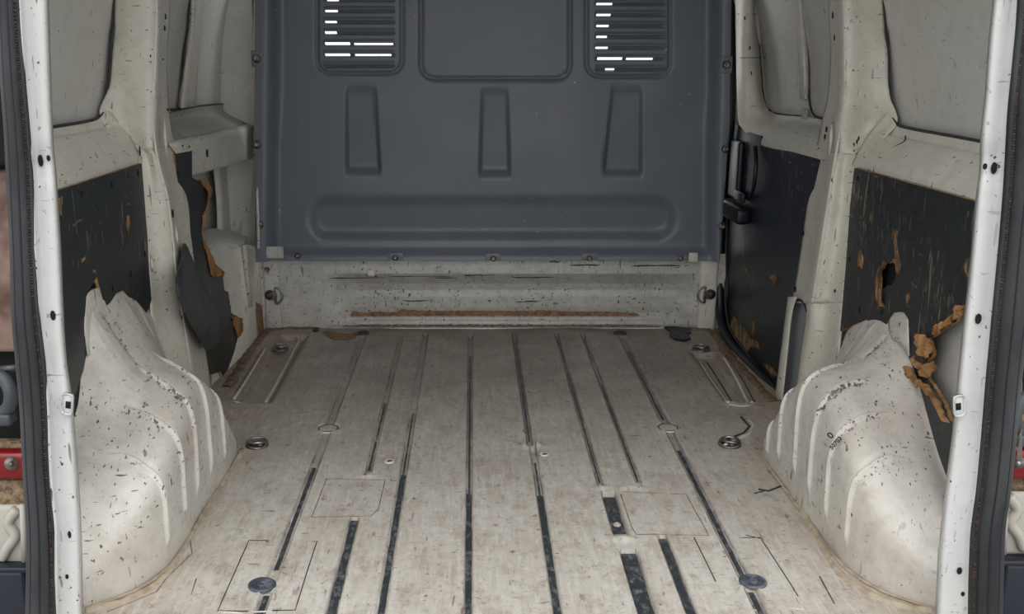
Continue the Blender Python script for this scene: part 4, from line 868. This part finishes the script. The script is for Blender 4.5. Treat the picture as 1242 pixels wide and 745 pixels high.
plug_c(-1, 455, 'grey lamp connector beyond the left seal'); plug_c(1, 480, 'grey lamp connector beyond the right seal')
MB().tube([PY(-4, 448, 1.55), PY(24, 446, 1.55)], .006, 8).build('rail', M['dsteel'], cl)

# ------------------------------------------------------------ loose and fixed things on the floor
def fplug(px, py, r, label, tilt=0.0, mat='plug'):
    c = PZ(px, py); c.z = .0005; e = empty('floor_plug', c, label, 'plug', 'floor plugs')
    ax = (math.sin(tilt), 0, math.cos(tilt))
    dk = MB().lathe([(r, 0), (r, .003), (r * .92, .0045), (r * .78, .0045), (r * .72, .0030), (r * .35, .0028)], c, ax, 32).build('disc', M[mat], e)
    MB().lathe([(r * .34, .0028), (r * .32, .0052), (r * .2, .0058), (r * .1, .0045)], c, ax, 20).build('boss', M[mat], dk)
fplug(318, 711, .0245, 'blue-black rubber floor plug nearest the left arch, slightly dented', .05); fplug(913, 707, .0245, 'blue-black rubber floor plug nearest the right arch')
fplug(440, 405, .0225, 'small dark floor plug at the far end beside the brown stain', 0, 'dsteel'); fplug(752, 405, .0225, 'small dark floor plug at the far end near the black rubber scrap', 0, 'dsteel')
def lash(px, py, sc, label, rot=0.3):
    c = PZ(px, py); c.z = .001; e = empty('lashing_ring', c, label, 'lashing ring', 'floor lashing rings')
    Rz = Matrix.Rotation(rot, 3, 'Z')
    m_ = MB(); m_.lathe([(.027 * sc, 0), (.027 * sc, .002), (.022 * sc, .0008), (.004, .0006)], c, (0, 0, 1), 28); cup = m_.build('recess_cup', M['dsteel'], e)
    P = [c + Rz @ Vector((.024 * sc * math.cos(a), .020 * sc * math.sin(a), .006 + .006 * math.sin(a))) for a in [2 * math.pi * k / 28 for k in range(28)]]
    MB().tube(P, .0032 * sc, 8, closed=True).build('ring', M['steel'], e)
    MB().tube([c + Rz @ Vector((-.024 * sc, .004, .006)), c + Rz @ Vector((0, -.006, .009)), c + Rz @ Vector((.024 * sc, -.002, .006))], .0042 * sc, 8).build('bar', M['steel'], e)
    MB().lathe([(.008 * sc, .002), (.008 * sc, .007), (.004 * sc, .008)], c + Rz @ Vector((.006, -.006, 0)), (0, 0, 1), 16).build('bolt', M['dsteel'], cup)
lash(312, 541, 1.0, 'folded steel lashing ring on the floor at the front foot of the left arch', .3); lash(885, 540, 1.0, 'folded steel lashing ring on the floor at the front foot of the right arch', -.4)
lash(340, 424, .95, 'steel lashing ring in the far left floor corner', .3); lash(850, 425, 1.0, 'steel lashing ring in the far right floor corner', -.2)
def dring(px, py, side, label):
    c = PY(px, py, 3.273 if side < 0 else 3.268); e = empty('wall_lashing_eye', c, label, 'lashing ring', 'lashing eyes on the front wall')
    k = -side; b = c + Vector((side * .010, 0, 0))
    MB().lathe([(.017, 0), (.017, .004), (.012, .005), (.011, .010), (.005, .012)], b, (0, -1, 0), 24).build('bolt', M['dsteel'], e)
    MB().box(b + Vector((k * .014, -.005, -.002)), (.022, .006, .026), bev=.002).build('bracket', M['steel'], e)
    D = []
    for i in range(15): a = math.radians(90 - 180 * i / 14); D.append(b + Vector((k * (.020 + .024 * math.cos(a)), -.009, .027 * math.sin(a))))
    MB().tube(D + [b + Vector((k * .020, -.009, -.027)), b + Vector((k * .020, -.009, .027))], .0032, 8, closed=True).build('loop', M['steel'], e)
dring(331, 358, -1, 'steel D-shaped lashing eye bolted low on the left post of the front wall'); dring(858, 357, 1, 'steel D-shaped lashing eye bolted low on the right post of the front wall')
def scrap(pts, name, label, cat, mat, th=.006):
    P = [PZ(a, b) for a, b in pts]; n = len(P); V = [Vector((p.x, p.y, .001)) for p in P] + [Vector((p.x, p.y, th + .002 * math.sin(i * 2))) for i, p in enumerate(P)]
    Fc = [tuple(range(n))[::-1], tuple(range(n, 2 * n))] + [(i, (i + 1) % n, n + (i + 1) % n, n + i) for i in range(n)]
    return tag(mk(name, V, Fc, M[mat], smooth=False), label, cat)
scrap([(803, 396.5), (815, 397.5), (826, 398.5), (836, 402), (838, 405), (833, 407), (838, 412), (830, 415), (818, 413), (812, 409), (812, 403), (806, 399)], 'rubber_scrap', 'black ragged rubber scrap on the floor by the far right corner', 'scrap', 'gasket')
scrap([(391, 403), (400, 402), (412, 405), (426, 405), (434, 404), (430, 411), (420, 413), (404, 412), (398, 409)], 'rust_flake', 'flat reddish-brown scab on the floor beside the far left plug', 'debris', 'foam', .002)
scrap([(379, 400.5), (384, 399.5), (387, 401), (385, 403), (380, 403)], 'black_crumb', 'black crumb on the floor just left of the brown scab', 'debris', 'gasket')
scrap([(386, 395), (391, 394), (396, 393), (397, 396), (390, 398)], 'black_crumb', 'black crumb against the foot of the front wall at left', 'debris', 'gasket', .010)
def fhole(px, py, r, label):
    c = PZ(px, py); c.z = .0006; e = empty('floor_grommet', c, label, 'grommet')
    MB().lathe([(r, 0), (r, .0025), (r * .7, .003), (r * .6, .0012), (r * .2, .001)], c, (0, 0, 1), 20).build('rim', M['arch'], e)
    MB().lathe([(r * .55, .0012), (r * .5, .0022), (r * .1, .0018)], c + Vector((r * .15, 0, .0006)), (0, 0, 1), 16).build('centre', M['dirt'], e)
fhole(472, 560.5, .012, 'small rusty floor hole right of the end of the short dark groove'); fhole(660, 552, .011, 'small rusty round hole beside the jog in a middle floor groove')
# packed dirt along the floor edges and corners
def dirt_line(pts, w, label_mb, side=None):
    P = cr([PZ(a, b) for a, b in pts], 8); V = []; Fc = []
    for i, p in enumerate(P):
        t_ = (P[min(i + 1, len(P) - 1)] - P[max(i - 1, 0)]).normalized(); nrm = Vector((-t_.y, t_.x, 0))
        for k, (q, z) in enumerate(((-1, -.003), (-.4, .004), (.2, .006), (1, -.003))):
            V.append(p + nrm * w * (q + .5 * noise.noise(p * 25 + Vector((k, 0, 0)))) + Vector((0, 0, z + .003 * noise.noise(p * 60))))
    for i in range(len(P) - 1):
        for k in range(3): Fc.append((i * 4 + k, i * 4 + k + 1, (i + 1) * 4 + k + 1, (i + 1) * 4 + k))
    return mk('packed_dirt', V, Fc, M[label_mb or 'dirt'], fo)
dirt_line([(326, 399), (312, 415), (300, 432), (287, 452), (275, 470)], .022, '')
dirt_line([(866, 402), (884, 430), (910, 458), (938, 488)], .020, '')
dirt_line([(326, 402), (345, 399), (365, 399), (388, 398)], .016, ''); dirt_line([(808, 398), (840, 400), (862, 401)], .014, '')
dirt_line([(291, 552), (262, 598), (240, 635), (206, 692), (180, 714), (150, 729), (104, 741)], .008, 'tandirt')
dirt_line([(921, 547), (955, 590), (985, 640), (1012, 688), (1040, 712), (1085, 733), (1130, 741)], .009, 'tandirt')
seamline([(920, 594), (932, 596), (947, 590)], .0030, 'seam', 'scuff_mark'); seamline([(915, 599), (930, 595)], .0018, 'seam', 'scuff_mark')
